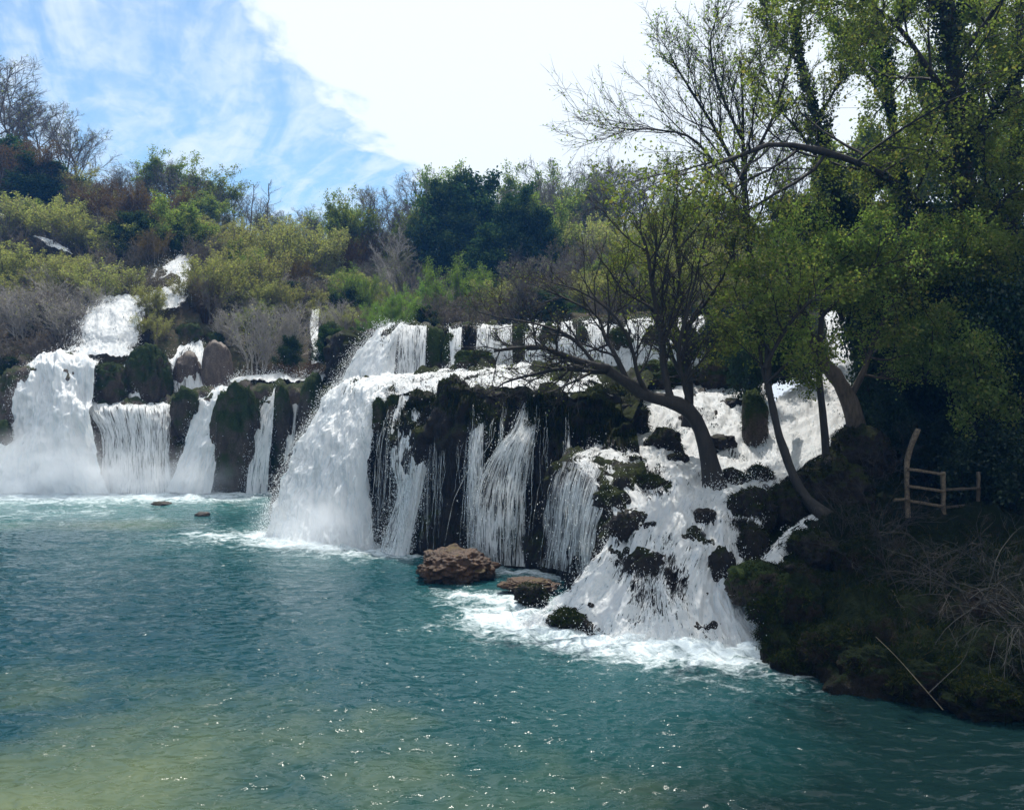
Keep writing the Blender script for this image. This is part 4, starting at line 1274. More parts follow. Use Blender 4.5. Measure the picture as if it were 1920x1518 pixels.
        crown.add(*leaves_on(r, P2, 30 if kind == 'ivy' else 20, 0.027, 1.6, 0.05, 0.8, up=0.5), m=1)
    A = np.concatenate(trunk.V + crown.V)
    kz = 1.0 / np.percentile(A[:, 2], 99.6)
    kr = WIDTH[kind] / (2 * np.percentile(np.hypot(A[:, 0], A[:, 1]), 95))
    for bag in (trunk, crown):
        bag.V = [v * np.array([kr, kr, kz]) for v in bag.V]
    tm = trunk.mesh('trunk', [M[bark]])
    cm = crown.mesh('crown', [M[bark], M[leaf]], smooth=False)
    return tm, cm


PROTO = {}


def plant(kind, px, py, Y, hpx, label, cat, group=None, wide=1.0, name=None, variants=2, rz=None, lean=0.0):
    v = random.randrange(variants)
    if (kind, v) not in PROTO:
        PROTO[(kind, v)] = plant_mesh(kind, v + hash_kind(kind))
    tm, cm = PROTO[(kind, v)]
    h = hpx / F * Y
    p = W(px, py, Y)
    nm = name or ('shrub' if cat == 'shrub' else 'tree')
    t = thing(nm, label, cat, tuple(p), group, rz if rz is not None else random.uniform(0, 6.28), (h * wide, h * wide, h))
    if lean:
        t.rotation_euler = (0, lean, t.rotation_euler[2])
    obj('trunk' if cat == 'tree' else 'stems', tm, t)
    obj('crown' if cat == 'tree' else 'foliage', cm, t)
    return t


def hash_kind(k):
    return sum(ord(c) * (i + 3) for i, c in enumerate(k)) % 97


G_OL, G_GR = 'olive shrubs on the slope above the falls', 'grey leafless bushes beside the far falls'
G_BT, G_SP = 'leafless trees along the skyline', 'trees in young leaf on the hill'
G_EV, G_RU = 'dark evergreen trees behind the upper step', 'russet bushes on the left slope'

# kind, px, foot py, depth, height px, width factor, label, category, group
PL = [
    # left skyline
    ('bare', -25, 300, 76, 195, 1.0, 'tall leafless tree cut by the left edge of the photo', 'tree', G_BT),
    ('bare', 30, 325, 74, 195, 1.0, 'tallest whole leafless tree on the left ridge', 'tree', G_BT),
    ('bare', 85, 350, 72, 160, 1.0, 'leafless tree on the left ridge second from the edge', 'tree', G_BT),
    ('bare', 120, 365, 71, 150, 0.9, 'leafless tree standing between the ridge trees and the lone leaning tree', 'tree', G_BT),
    ('bare', 150, 372, 69, 140, 1.15, 'lone leafless tree leaning right against the pale sky on the left', 'tree', G_BT),
    ('bare', 228, 400, 67, 90, 1.2, 'low leafless tree in the dip right of the lone leaning tree', 'tree', G_BT),
    ('bare', 262, 405, 67, 100, 1.1, 'leafless tree just left of the round-crowned tree on the skyline', 'tree', G_BT),
    ('spring', 318, 420, 66, 138, 0.8, 'round-crowned pale tree highest on the skyline left of centre', 'tree', G_SP),
    ('bare', 345, 430, 66, 105, 1.0, 'twiggy tree between the round-crowned tree and the yellow green one', 'tree', G_BT),
    ('spring', 392, 440, 65, 124, 0.95, 'wide yellow green tree with forked trunk on the skyline', 'tree', G_SP),
    ('bare', 440, 440, 67, 98, 0.9, 'thin leafless tree right of the wide yellow green tree', 'tree', G_BT),
    ('spindly', 466, 440, 68, 100, 0.9, 'slim leafless tree left of the slimmest one on the skyline', 'tree', G_BT),
    ('spindly', 497, 440, 68, 104, 0.8, 'slimmest leafless tree standing alone on the skyline', 'tree', G_BT),
    ('bare', 530, 450, 67, 60, 1.2, 'low twiggy tree right of the slimmest skyline tree', 'tree', G_BT),
    ('bare', 570, 455, 66, 66, 1.2, 'low twiggy tree left of the gap in the skyline', 'tree', G_BT),
    # left slope
    ('rust', -20, 390, 69, 140, 1.0, 'dark russet bush at the left edge under the ridge trees', 'shrub', G_RU),
    ('evergreen', 12, 372, 70, 120, 1.0, 'dark leafy tree under the tallest ridge tree at the left edge', 'tree', G_EV),
    ('rust', 50, 390, 68, 115, 1.3, 'broad brown bush under the left ridge trees', 'shrub', G_RU),
    ('evergreen', 90, 400, 67, 95, 1.3, 'dark bushy tree below the ridge trees, right of the brown bush', 'tree', G_EV),
    ('olive', 120, 400, 66, 90, 1.1, 'olive bush below the lone leaning tree', 'shrub', G_OL),
    ('rust', 205, 450, 62, 100, 1.0, 'orange brown bush in the dip of the left slope', 'shrub', G_RU),
    ('rust', 245, 440, 63, 80, 1.2, 'brown bush right of the orange brown bush', 'shrub', G_RU),
    ('evergreen', 178, 440, 63, 70, 1.2, 'dark bush left of the orange brown bush', 'tree', G_EV),
    ('rust', 290, 500, 57, 70, 1.0, 'orange bush above the highest white cascade', 'shrub', G_RU),
    ('evergreen', 255, 490, 59, 95, 1.0, 'dark tree above the highest white cascade', 'tree', G_EV),
    ('spring', 345, 500, 57, 128, 0.9, 'crooked dark-limbed tree with yellow leaves over the top of the cascade', 'tree', G_SP),
    ('rust', 300, 440, 63, 90, 1.2, 'brown thicket under the round-crowned tree', 'shrub', G_RU),
    ('olive', 20, 470, 58, 95, 1.3, 'olive shrub at the left edge, upper row', 'shrub', G_OL),
    ('olive', 100, 465, 58, 95, 1.3, 'olive shrub above the short white rapid', 'shrub', G_OL),
    ('olive', 165, 480, 56, 90, 1.2, 'olive shrub right of the short white rapid', 'shrub', G_OL),
    ('tan', 60, 470, 57, 80, 1.3, 'brown grey shrub between two olive ones on the upper left slope', 'shrub', G_OL),
    ('olive', 10, 555, 49, 105, 1.2, 'yellow green shrub at the left edge, middle row', 'shrub', G_OL),
    ('olive', 70, 560, 49, 85, 1.2, 'olive shrub below the pale rapid', 'shrub', G_OL),
    ('olive', 150, 570, 47, 90, 1.3, 'olive shrub in front of the short white rapid', 'shrub', G_OL),
    ('olive', 200, 585, 46, 90, 1.2, 'willowy olive shrub overhanging the cascade from the left', 'shrub', G_OL),
    ('tan', 110, 600, 45, 95, 1.3, 'brownish half bare shrub on the middle of the left slope', 'shrub', G_GR),
    ('grey', -10, 640, 42, 110, 1.2, 'grey bare bush at the left edge', 'shrub', G_GR),
    ('grey', 55, 645, 42, 105, 1.2, 'grey bare bush left of the big apron fall', 'shrub', G_GR),
    ('grey', 118, 650, 41.5, 90, 1.2, 'grey bare bush touching the upper cascade on its left', 'shrub', G_GR),
    ('tan', 20, 700, 39.5, 100, 1.3, 'brown bare thicket above the dark bank at the left edge', 'shrub', G_GR),
    ('tan', 90, 690, 39.6, 70, 1.3, 'brown bare thicket just above the big apron fall', 'shrub', G_GR),
    ('evergreen', 5, 740, 38.2, 70, 1.4, 'dark bush on the shaded bank at the left edge', 'shrub', G_EV),
    ('grey', 170, 612, 42.5, 75, 1.2, 'grey bare bush leaning over the upper left cascade from the left', 'shrub', G_GR),
    ('olive', 288, 600, 44.0, 66, 1.1, 'olive shrub in front of the highest white cascade', 'shrub', G_OL),
    ('tan', 262, 560, 46.5, 60, 1.2, 'brown brush between the two upper cascades', 'shrub', G_GR),
    ('olive', 358, 585, 45.5, 70, 0.9, 'olive shrub hiding the right side of the highest white cascade', 'shrub', G_OL),
    ('olive', 285, 655, 41.8, 70, 0.9, 'small olive shrub between the two upper cascades', 'shrub', G_OL),
    ('tan', 303, 660, 41, 55, 0.9, 'small brown shrub on the large mossy boulder', 'shrub', G_RU),
    ('tan', 232, 520, 56, 70, 1.3, 'brown brush between the olive slope and the highest cascade', 'shrub', G_GR),
    ('rust', 268, 470, 60, 80, 1.2, 'dull russet brush high above the highest cascade', 'shrub', G_RU),
    ('evergreen', 318, 490, 57, 70, 1.1, 'dark brush right above the top of the highest cascade', 'shrub', G_EV),
    ('tan', 372, 520, 54, 80, 1.1, 'brown brush right of the top of the highest cascade', 'shrub', G_GR),
    ('evergreen', 225, 480, 60, 80, 1.2, 'dark brush in the gully left of the highest cascade', 'shrub', G_EV),
    ('rust', 180, 420, 65, 80, 1.2, 'brown bush under the low tree in the dip', 'shrub', G_RU),
    # centre left
    ('olive', 395, 590, 47, 120, 0.9, 'tall yellow green shrub right of the highest cascade', 'shrub', G_OL),
    ('olive', 430, 520, 54, 100, 1.2, 'olive shrub under the wide yellow green tree', 'shrub', G_OL),
    ('olive', 470, 580, 48.5, 120, 1.0, 'olive shrub behind the grey bush in the middle', 'shrub', G_OL),
    ('olive', 520, 520, 55, 110, 1.0, 'large olive shrub with feathery top on the hill brow', 'shrub', G_OL),
    ('olive', 560, 540, 53, 125, 1.0, 'large olive shrub right of the feathery one', 'shrub', G_OL),
    ('olive', 600, 540, 53, 115, 0.9, 'olive shrub at the right end of the hill brow', 'shrub', G_OL),
    ('reeds', 385, 600, 45.5, 80, 0.7, 'tuft of dry brown reeds right of the highest cascade', 'reeds', None),
    ('reeds', 540, 560, 50, 80, 1.2, 'broad stand of brown reeds below the hill brow', 'reeds', None),
    ('reeds', 640, 540, 53, 100, 0.9, 'brown reeds left of the pale bare tree', 'reeds', None),
    ('reeds', 680, 525, 55, 95, 0.9, 'tall brown reeds behind the pale bare tree', 'reeds', None),
    ('olive', 560, 610, 46, 80, 1.1, 'olive bush above the crooked little fall', 'shrub', G_OL),
    ('grey', 420, 650, 42, 70, 1.2, 'grey bare bush above the split fall', 'shrub', G_GR),
    ('grey', 478, 700, 40, 140, 0.85, 'largest grey bare bush above the far cliff', 'shrub', G_GR),
    ('grey', 530, 690, 40.5, 120, 0.9, 'grey bare bush left of the crooked little fall', 'shrub', G_GR),
    ('evergreen', 540, 705, 39.6, 75, 0.8, 'dark green ivy bush among the grey bushes', 'shrub', G_EV),
    ('rust', 578, 722, 38.6, 45, 1.5, 'low russet bramble on the ledge of the far cliff', 'shrub', G_RU),
    ('evergreen', 625, 690, 37.0, 75, 1.0, 'dark ivy clump right of the crooked little fall', 'shrub', G_EV),
    ('evergreen', 665, 660, 33.2, 45, 1.5, 'dark green mossy hummock left of the curved upper fall', 'shrub', G_EV),
    # centre
    ('spring', 632, 525, 58, 165, 0.6, 'slender tree with pale new leaves left of the bare grey ones', 'tree', G_SP),
    ('bare', 685, 520, 60, 168, 0.7, 'leafless tree behind the brown reeds', 'tree', G_BT),
    ('spring', 665, 520, 57, 120, 0.8, 'small tree in young leaf behind the brown reeds', 'tree', G_SP),
    ('bare', 735, 520, 60, 165, 0.8, 'leafless tree left of the dark evergreens', 'tree', G_BT),
    ('pale', 742, 590, 47, 165, 0.75, 'pale silvery leafless tree above the bright green shrubs', 'tree', None),
    ('grey', 640, 640, 43, 80, 1.0, 'tan bare bush above the upper ivy clump', 'shrub', G_GR),
    ('green', 665, 600, 46, 85, 0.9, 'upright green shrub left of the pale silvery tree', 'shrub', 'bright green shrubs above the upper step'),
    ('green', 745, 628, 40, 82, 1.15, 'low domed bright green shrub above the curved upper fall', 'shrub', 'bright green shrubs above the upper step'),
    ('green', 868, 612, 42.5, 105, 1.0, 'tallest bright green shrub above the upper step', 'shrub', 'bright green shrubs above the upper step'),
    ('green', 812, 615, 43, 75, 1.1, 'bright green shrub between the domed one and the tallest one', 'shrub', 'bright green shrubs above the upper step'),
    ('olive', 945, 612, 43, 90, 1.1, 'olive green shrub right of the tallest bright green one', 'shrub', 'bright green shrubs above the upper step'),
    ('green', 705, 632, 39, 50, 1.2, 'small green shrub at the left end of the upper step', 'shrub', 'bright green shrubs above the upper step'),
    ('evergreen', 820, 540, 60, 205, 0.58, 'dark evergreen at the left end of the dark group', 'tree', G_EV),
    ('evergreen', 895, 540, 61, 220, 0.72, 'tallest dark evergreen on the skyline', 'tree', G_EV),
    ('evergreen', 960, 545, 60, 185, 0.62, 'dark evergreen right of the tallest one', 'tree', G_EV),
    ('evergreen', 868, 545, 57, 140, 0.78, 'low dark evergreen in front of the tallest one', 'tree', G_EV),
    ('evergreen', 1020, 550, 58, 160, 0.70, 'dark evergreen at the right end of the dark group', 'tree', G_EV),
    ('evergreen', 935, 550, 55, 115, 1.1, 'lowest dark evergreen above the bright green shrubs', 'tree', G_EV),
    ('spring', 850, 500, 64, 180, 0.6, 'young-leaved tree between the dark evergreen and the tallest one', 'tree', G_SP),
    ('spring', 940, 540, 58, 150, 0.7, 'yellow green tree in front of the right half of the dark group', 'tree', G_SP),
    ('spring', 1030, 540, 57, 165, 0.7, 'yellow green tree right of the dark group', 'tree', G_SP),
    ('spring', 790, 530, 58, 150, 0.6, 'yellow green tree at the left edge of the dark group', 'tree', G_SP),
    ('bare', 805, 470, 68, 152, 0.8, 'grey leafless crown rising left of the tallest dark evergreen', 'tree', G_BT),
    ('spring', 985, 480, 67, 172, 0.65, 'pale young-leaved crown right of the tallest dark evergreen', 'tree', G_SP),
    ('bare', 1050, 480, 67, 178, 0.8, 'grey leafless crown right of the pale young-leaved one', 'tree', G_BT),
    ('bare', 1105, 485, 67, 190, 0.8, 'highest grey leafless crown right of centre', 'tree', G_BT),
    ('bare', 1160, 490, 66, 192, 0.8, 'wide grey leafless crown left of the big right-hand trees', 'tree', G_BT),
    ('bare', 1215, 500, 65, 190, 0.8, 'grey leafless crown partly behind the big right-hand trees', 'tree', G_BT),
    ('olive', 1055, 530, 59, 130, 1.0, 'olive tree-like shrub below the leafless crowns', 'shrub', G_OL),
    ('olive', 1125, 535, 58, 125, 1.0, 'olive shrub under the highest leafless crown', 'shrub', G_OL),
    ('tan', 1080, 560, 54, 120, 1.0, 'brownish bare shrub below the olive ones right of centre', 'shrub', G_GR),
    ('olive', 1190, 540, 57, 130, 1.0, 'olive shrub behind the leaning tree crown', 'shrub', G_OL),
    ('tan', 1160, 570, 52, 100, 1.1, 'brownish shrub left of the leaning tree crown', 'shrub', G_GR),
    ('tan', 1000, 605, 45, 85, 1.1, 'tan bare shrub right of the olive green one above the upper step', 'shrub', G_GR),
    ('tan', 1065, 600, 45, 100, 1.0, 'tan bare shrub above the wide veil', 'shrub', G_GR),
    ('olive', 1130, 598, 45, 95, 1.0, 'olive shrub above the broad white fall', 'shrub', G_OL),
    ('tan', 1195, 595, 45, 100, 1.0, 'brown shrub above the right end of the broad white fall', 'shrub', G_GR),
    ('olive', 1265, 590, 46, 130, 1.0, 'olive shrub directly behind the leaning tree', 'shrub', G_OL),
    # far fill on the right
    ('spring', 1275, 530, 58, 170, 0.9, 'young-leaved tree on the hill behind the leaning tree', 'tree', G_SP),
    ('olive', 1330, 560, 52, 160, 0.9, 'olive shrub on the hill right of the leaning tree', 'shrub', G_OL),
    ('spring', 1375, 555, 52, 180, 0.8, 'young-leaved tree on the hill behind the slim trunks', 'tree', G_SP),
    ('olive', 1430, 590, 44, 150, 1.0, 'olive shrub on the hill behind the slim trunks', 'shrub', G_OL),
    ('evergreen', 1500, 580, 44, 210, 0.8, 'dark tree on the hill left of the white stream top', 'tree', G_EV),
    ('evergreen', 1640, 590, 42, 200, 0.9, 'dark tree on the hill right of the white stream top', 'tree', G_EV),
    ('evergreen', 1720, 600, 42, 180, 1.0, 'dark tree on the hill behind the big trunk', 'tree', G_EV),
    ('evergreen', 1850, 600, 42, 190, 1.0, 'dark tree on the hill at the right edge', 'tree', G_EV),
    ('spring', 1560, 570, 48, 320, 0.6, 'tall young-leaved tree far behind the right bank', 'tree', G_SP),
    ('spring', 1680, 570, 48, 380, 0.6, 'tall young-leaved tree left of the big ivied trunk, far back', 'tree', G_SP),
    ('spring', 1860, 570, 46, 420, 0.6, 'tall young-leaved tree right of the big ivied trunk, far back', 'tree', G_SP),
    ('bare', 1470, 570, 48, 330, 0.65, 'tall airy leafless tree behind the fan of twigs', 'tree', G_BT),
]
def hill_py(px, Y):
    ks = sorted(hy)
    a = max([k for k in ks if k <= Y], default=ks[0])
    b = min([k for k in ks if k > Y], default=ks[-1])
    za = H + (HZ - np.interp(px, hx, hy[a])) / F * a
    zb = H + (HZ - np.interp(px, hx, hy[b])) / F * b
    t = (Y - a) / max(b - a, 1e-6)
    return HZ - (za * (1 - t) + zb * t - H) * F / Y


def foot_depth(px, py, Y):
    """depth at which the hillside shows at that pixel, near the first guess"""
    ys = np.arange(max(39.0, Y - 12), min(94, Y + 14), 0.25)
    g = np.array([hill_py(px, y) for y in ys])
    return float(ys[np.argmin(np.abs(g - py) + 0.4 * np.abs(ys - Y))])


for k, px, py, Y, hp, w, lab, cat, grp in PL:
    if Y > 41.5:
        Y2 = foot_depth(px, py, Y)
        g = hill_py(px, Y2)
        hp = max(hp + (g - py), 30) * (1.2 if k == 'green' else 1)
        py, Y = g, Y2
    plant(k, px, py + 6, Y, hp + 6, lab, cat, None if cat == 'reeds' else grp, w * (1.15 if cat == 'tree' else 1.0), name='reed_clump' if cat == 'reeds' else None)

# the unbroken row of trees along the skyline; alike but for leaf or no leaf
sx = [185, 215, 240, 300, 350, 400, 450, 500, 550, 600, 640, 700, 760, 790, 850, 950, 985, 1050, 1100, 1150, 1200, 1280, 1340]
sy = [350, 335, 318, 292, 335, 325, 350, 372, 405, 385, 372, 370, 356, 335, 332, 328, 320, 318, 305, 308, 318, 345, 350]
rk = random.Random(77)
x = 175
while x < 1340:
    Y = rk.uniform(66, 73)
    g = hill_py(x, Y)
    top = np.interp(x, sx, sy) + rk.uniform(2, 34)
    k = rk.choice(['bare', 'bare', 'bare', 'spring', 'bare', 'tan', 'olive'])
    lab = {'bare': 'leafless twiggy tree in the unbroken skyline row', 'spring': 'tree in young leaf in the unbroken skyline row'}.get(k, 'brownish or olive bushy growth in the unbroken skyline row')
    plant(k, x, g + 4, Y, g + 4 - top if k in ('bare', 'spring') else (g - top) * .7, lab, 'tree' if k in ('bare', 'spring') else 'shrub', {'bare': 'leafless trees of the skyline row', 'spring': 'young-leaved trees of the skyline row'}.get(k, 'bushes of the skyline row'), rk.uniform(.6, .9))
    x += rk.uniform(17, 30)

# low scrub that covers the ground between the named plants; alike, so it shares a label by kind
SCRUB = [('olive', 'low olive scrub filling the hillside between taller plants', 'olive scrub between the taller plants'),
         ('tan', 'low brown scrub filling the hillside between taller plants', 'brown scrub between the taller plants'),
         ('evergreen', 'low dark scrub filling the hillside between taller plants', 'dark scrub between the taller plants')]
SCRUB += [('grey', 'low grey leafless scrub filling the hillside between taller plants', 'grey scrub between the taller plants'),
          ('bare', 'small leafless tree scattered over the hillside scrub', 'small leafless trees in the scrub'),
          ('spring', 'small tree in young leaf scattered over the hillside scrub', 'small young-leaved trees in the scrub')]
rs = random.Random(5)


n_s = 0
while n_s < 270:
    px, Y = rs.uniform(-120, 1500), rs.choice([43, 47, 51, 55, 59, 63, 67, 71])
    Y += rs.uniform(-2, 2)
    py = hill_py(px, Y)
    if 255 < px < 370 and Y < 51 or 140 < px < 275 and Y < 46 or 575 < px < 620 and Y < 47:
        continue
    k, lab, grp = SCRUB[rs.choice([0, 0, 0, 0, 0, 1, 1, 3, 3, 2, 4, 5] if not 780 < px < 1040 else [2, 2, 0, 1, 4])]
    tr = k in ('bare', 'spring')
    plant(k, px, py + 8, Y, rs.uniform(48, 88) * 48 / Y * (1.5 if tr else 1), lab, 'tree' if tr else 'shrub', grp, rs.uniform(0.9, 1.2) if tr else rs.uniform(1.1, 1.6))
    n_s += 1


# ------------------------------------------------------------------ trees of the right bank, each grown from its own limbs
def limb(pts, r0, r1, m=14):
    P = spline(np.array([W(*q) for q in pts]), m)
    return P, np.linspace(r0, r1, m)


def grown_tree(label, limbs, gens, leaf, leafn, lsize, bark='bark_dark', seed=0, name='tree', group=None, lt0=0.0, aspect=0.75, extra=None, up=0.6, lspread=1.0):
    """limbs: [(points, r0, r1, bears twigs)]; gens: child generations"""
    r = np.random.default_rng(seed + 400)
    base = W(*limbs[0][0][0])
    t = thing(name, label, 'tree', tuple(base), group)
    tb, lb, cr = Bag(), Bag(), Bag()
    src = []
    for i, (pts, r0, r1, bears) in enumerate(limbs):
        P, R = limb(pts, r0, r1)
        P = P + np.cumsum(r.normal(0, 0.012, P.shape), 0) * np.linspace(0, 1, len(P))[:, None]
        R = R * (1 + 0.10 * r.normal(size=len(R)))
        if i == 0:
            R[0] *= 1.5; R[1] *= 1.15
            tb.add(*tubes(P[None], R[None], 9))
        else:
            o = Bag()
            o.add(*[x for x in tubes((P - base)[None], R[None], 7)])
            obj('limb', o.mesh('limb', [M[bark]]), t)
        if bears:
            src.append((P, R, bears))
    for P, R, bears in src:
        P, R = P[None], R[None]
        for gi, gdef in enumerate(gens):
            d = dict(gdef)
            if gi == 0:
                d['n'] = max(1, int(d['n'] * bears))
            P, R = kids(r, P, R, **d)
            cr.add(*tubes(P - base, R, 4 if gi == 0 else 3), m=0)
        if leafn:
            k = leafn
            sel = P
            if k < 1:
                sel = P[r.random(len(P)) < k]; k = 1
            V, Q = leaves_on(r, sel, int(k), lsize, lspread, lt0, aspect, up=up)
            cr.add(V - base, Q, m=1)
    if extra is not None:
        V, Q = extra(r)
        cr.add(V - base, Q, m=2)
    V = [v - base for v in tb.V]
    tb.V = V
    obj('trunk', tb.mesh('trunk', [M[bark]]), t)
    obj('crown', cr.mesh('crown', [M[bark], M[leaf], M['leaf_ivy']], smooth=False), t)
    return t


def ivy_on(limbs, n, spread, size=0.07):
    """ivy leaves wrapped about the given limbs"""
    def f(r):
        ps = []
        for pts, nn, sp in limbs:
            P = spline(np.array([W(*q) for q in pts]), 60)
            i = r.integers(0, 60, nn)
            c = P[i]
            lump = 0.6 + 0.6 * np.clip(fbm(c * 1.3, 2, 4), -0.6, 1)
            d = unit(r.normal(size=(nn, 3)) * np.array([1, 1, .5]))
            ps.append(c + d * (sp * lump * r.uniform(.55, 1.1, nn))[:, None])
        return kite(r, np.concatenate(ps), size, 0.85, 0.4, 0.0)
    return f


TW = [dict(n=14, t0=.15, t1=1, ang=.75, asd=.25, lr=.42, m=7, up=.05, wig=.16, rr=.55, minr=.008),
      dict(n=9, t0=.12, t1=1, ang=.65, asd=.25, lr=.48, m=6, up=.04, wig=.18, rr=.6, minr=.005),
      dict(n=6, t0=.12, t1=1, ang=.65, asd=.25, lr=.48, m=3, up=.03, wig=.2, rr=.6, minr=.0035)]
FAN = [dict(n=15, t0=.10, t1=1, ang=.62, asd=.2, lr=.40, m=8, up=.10, wig=.12, rr=.5, minr=.010),
       dict(n=11, t0=.10, t1=1, ang=.55, asd=.2, lr=.50, m=6, up=.05, wig=.15, rr=.55, minr=.006),
       dict(n=7, t0=.10, t1=1, ang=.6, asd=.25, lr=.50, m=3, up=.02, wig=.18, rr=.6, minr=.0045)]
LEAFY = [dict(n=12, t0=.12, t1=1, ang=.9, asd=.25, lr=.50, m=7, up=.0, wig=.14, rr=.5, minr=.008),
         dict(n=9, t0=.15, t1=1, ang=.7, asd=.25, lr=.46, m=5, up=.0, wig=.16, rr=.55, minr=.005),
         dict(n=5, t0=.15, t1=1, ang=.7, asd=.3, lr=.5, m=2, up=.0, wig=.2, rr=.6, minr=.003)]

# leaning bare tree on the cascade
LEAN = [
    ([(1342, 922, 18.5), (1332, 870, 18.5), (1318, 815, 18.5), (1298, 775, 18.5), (1262, 752, 18.4), (1215, 742, 18.3), (1175, 715, 18.2), (1140, 690, 18.1)], .195, .095, 0),
    ([(1140, 690, 18.1), (1112, 685, 17.9), (1070, 672, 17.7), (1020, 650, 17.5), (970, 652, 17.3), (930, 658, 17.2)], .085, .022, 1.0),
    ([(1150, 698, 18.1), (1105, 695, 18.3), (1060, 690, 18.4), (1010, 700, 18.5), (960, 715, 18.6), (925, 735, 18.6)], .06, .014, .9),
    ([(1178, 716, 18.2), (1150, 660, 18.5), (1132, 625, 18.8), (1120, 590, 19), (1060, 560, 19.2), (1000, 535, 19.3)], .06, .012, .9),
    ([(1120, 688, 18), (1080, 640, 18.2), (1030, 615, 18.3), (960, 600, 18.4), (900, 590, 18.5)], .05, .010, .8),
    ([(1258, 752, 18.4), (1245, 690, 18.6), (1238, 620, 18.8), (1225, 540, 19), (1215, 470, 19.2), (1190, 400, 19.4)], .085, .02, 1.0),
    ([(1298, 775, 18.5), (1282, 720, 18.4), (1272, 660, 18.2), (1290, 580, 18), (1310, 500, 17.9), (1325, 420, 17.8)], .06, .016, 1.0),
    ([(1215, 742, 18.3), (1195, 700, 18.1), (1180, 640, 18), (1140, 580, 17.9), (1085, 545, 17.8), (1040, 530, 17.7)], .05, .012, .8),
]
grown_tree('leaning leafless tree with crooked limbs rooted in the white cascade', LEAN, TW, 'leaf_spring', 0.3, .035, seed=1)
# leafy crown behind it
grown_tree('young-leaved tree rising right behind the leaning tree', [
    ([(1290, 800, 20.5), (1292, 720, 20.6), (1285, 620, 20.7), (1275, 520, 20.8), (1265, 440, 20.9), (1270, 370, 21)], .10, .03, 1.2),
    ([(1290, 690, 20.6), (1250, 620, 20.3), (1200, 560, 20), (1160, 500, 19.8)], .05, .012, 1),
    ([(1285, 620, 20.7), (1330, 560, 20.4), (1370, 500, 20.2), (1395, 440, 20)], .05, .012, 1),
    ([(1278, 540, 20.8), (1235, 480, 21), (1205, 430, 21.2)], .04, .012, .8),
    ([(1288, 660, 20.7), (1340, 630, 20.5), (1390, 610, 20.3)], .035, .012, .8),
    ([(1270, 470, 20.8), (1310, 420, 20.7), (1340, 370, 20.6)], .035, .012, .8),
], LEAFY, 'leaf_spring', 6, .05, seed=2, up=1.0)
# slim trunks with low crowns
grown_tree('slim dark tree bent to the left beside the cascade, lowest of the slim trunks', [
    ([(1552, 972, 17.0), (1512, 935, 17.3), (1485, 885, 17.5), (1465, 830, 17.7), (1448, 775, 17.8), (1436, 720, 17.9), (1432, 640, 18)], .115, .05, .0),
    ([(1440, 740, 17.9), (1425, 660, 18.1), (1420, 590, 18.3), (1450, 520, 18.4)], .05, .012, 1),
    ([(1434, 690, 17.9), (1470, 620, 17.8), (1520, 560, 17.6), (1560, 520, 17.5)], .05, .012, 1),
    ([(1432, 650, 18), (1400, 590, 18.2), (1375, 540, 18.3)], .04, .012, .7),
    ([(1436, 720, 17.9), (1480, 680, 17.6), (1540, 650, 17.3)], .035, .01, .7),
], LEAFY, 'leaf_spring', 6, .055, seed=3, up=1.0)
grown_tree('straight slim dark trunk between the bent slim tree and the stout one', [
    ([(1550, 898, 19.6), (1547, 830, 19.6), (1541, 770, 19.6), (1533, 690, 19.6), (1535, 600, 19.6), (1545, 500, 19.6)], .10, .04, .0),
    ([(1534, 650, 19.6), (1500, 570, 19.4), (1480, 500, 19.2), (1500, 440, 19.1)], .045, .012, 1),
    ([(1536, 600, 19.6), (1590, 540, 19.3), (1640, 500, 19.1), (1700, 480, 19)], .045, .012, 1),
    ([(1540, 540, 19.6), (1560, 470, 19.4), (1620, 420, 19.2)], .04, .012, 1),
    ([(1534, 690, 19.6), (1480, 660, 19.2), (1440, 640, 19)], .03, .012, .6),
], LEAFY, 'leaf_spring', 6, .055, seed=4, up=1.0)
grown_tree('stout pale-barked tree curving up to the left beside the white stream', [
    ([(1612, 850, 20.6), (1606, 800, 20.6), (1592, 750, 20.6), (1568, 710, 20.6), (1535, 670, 20.7), (1505, 630, 20.8), (1480, 570, 21)], .24, .10, .0),
    ([(1530, 665, 20.7), (1490, 600, 20.9), (1460, 520, 21.1), (1440, 440, 21.3)], .07, .015, .7),
    ([(1592, 750, 20.6), (1620, 690, 20.4), (1640, 620, 20.3), (1680, 560, 20.2)], .08, .02, .8),
], LEAFY, 'leaf_spring', 7, .055, seed=5, bark='bark_mid', up=1.0)

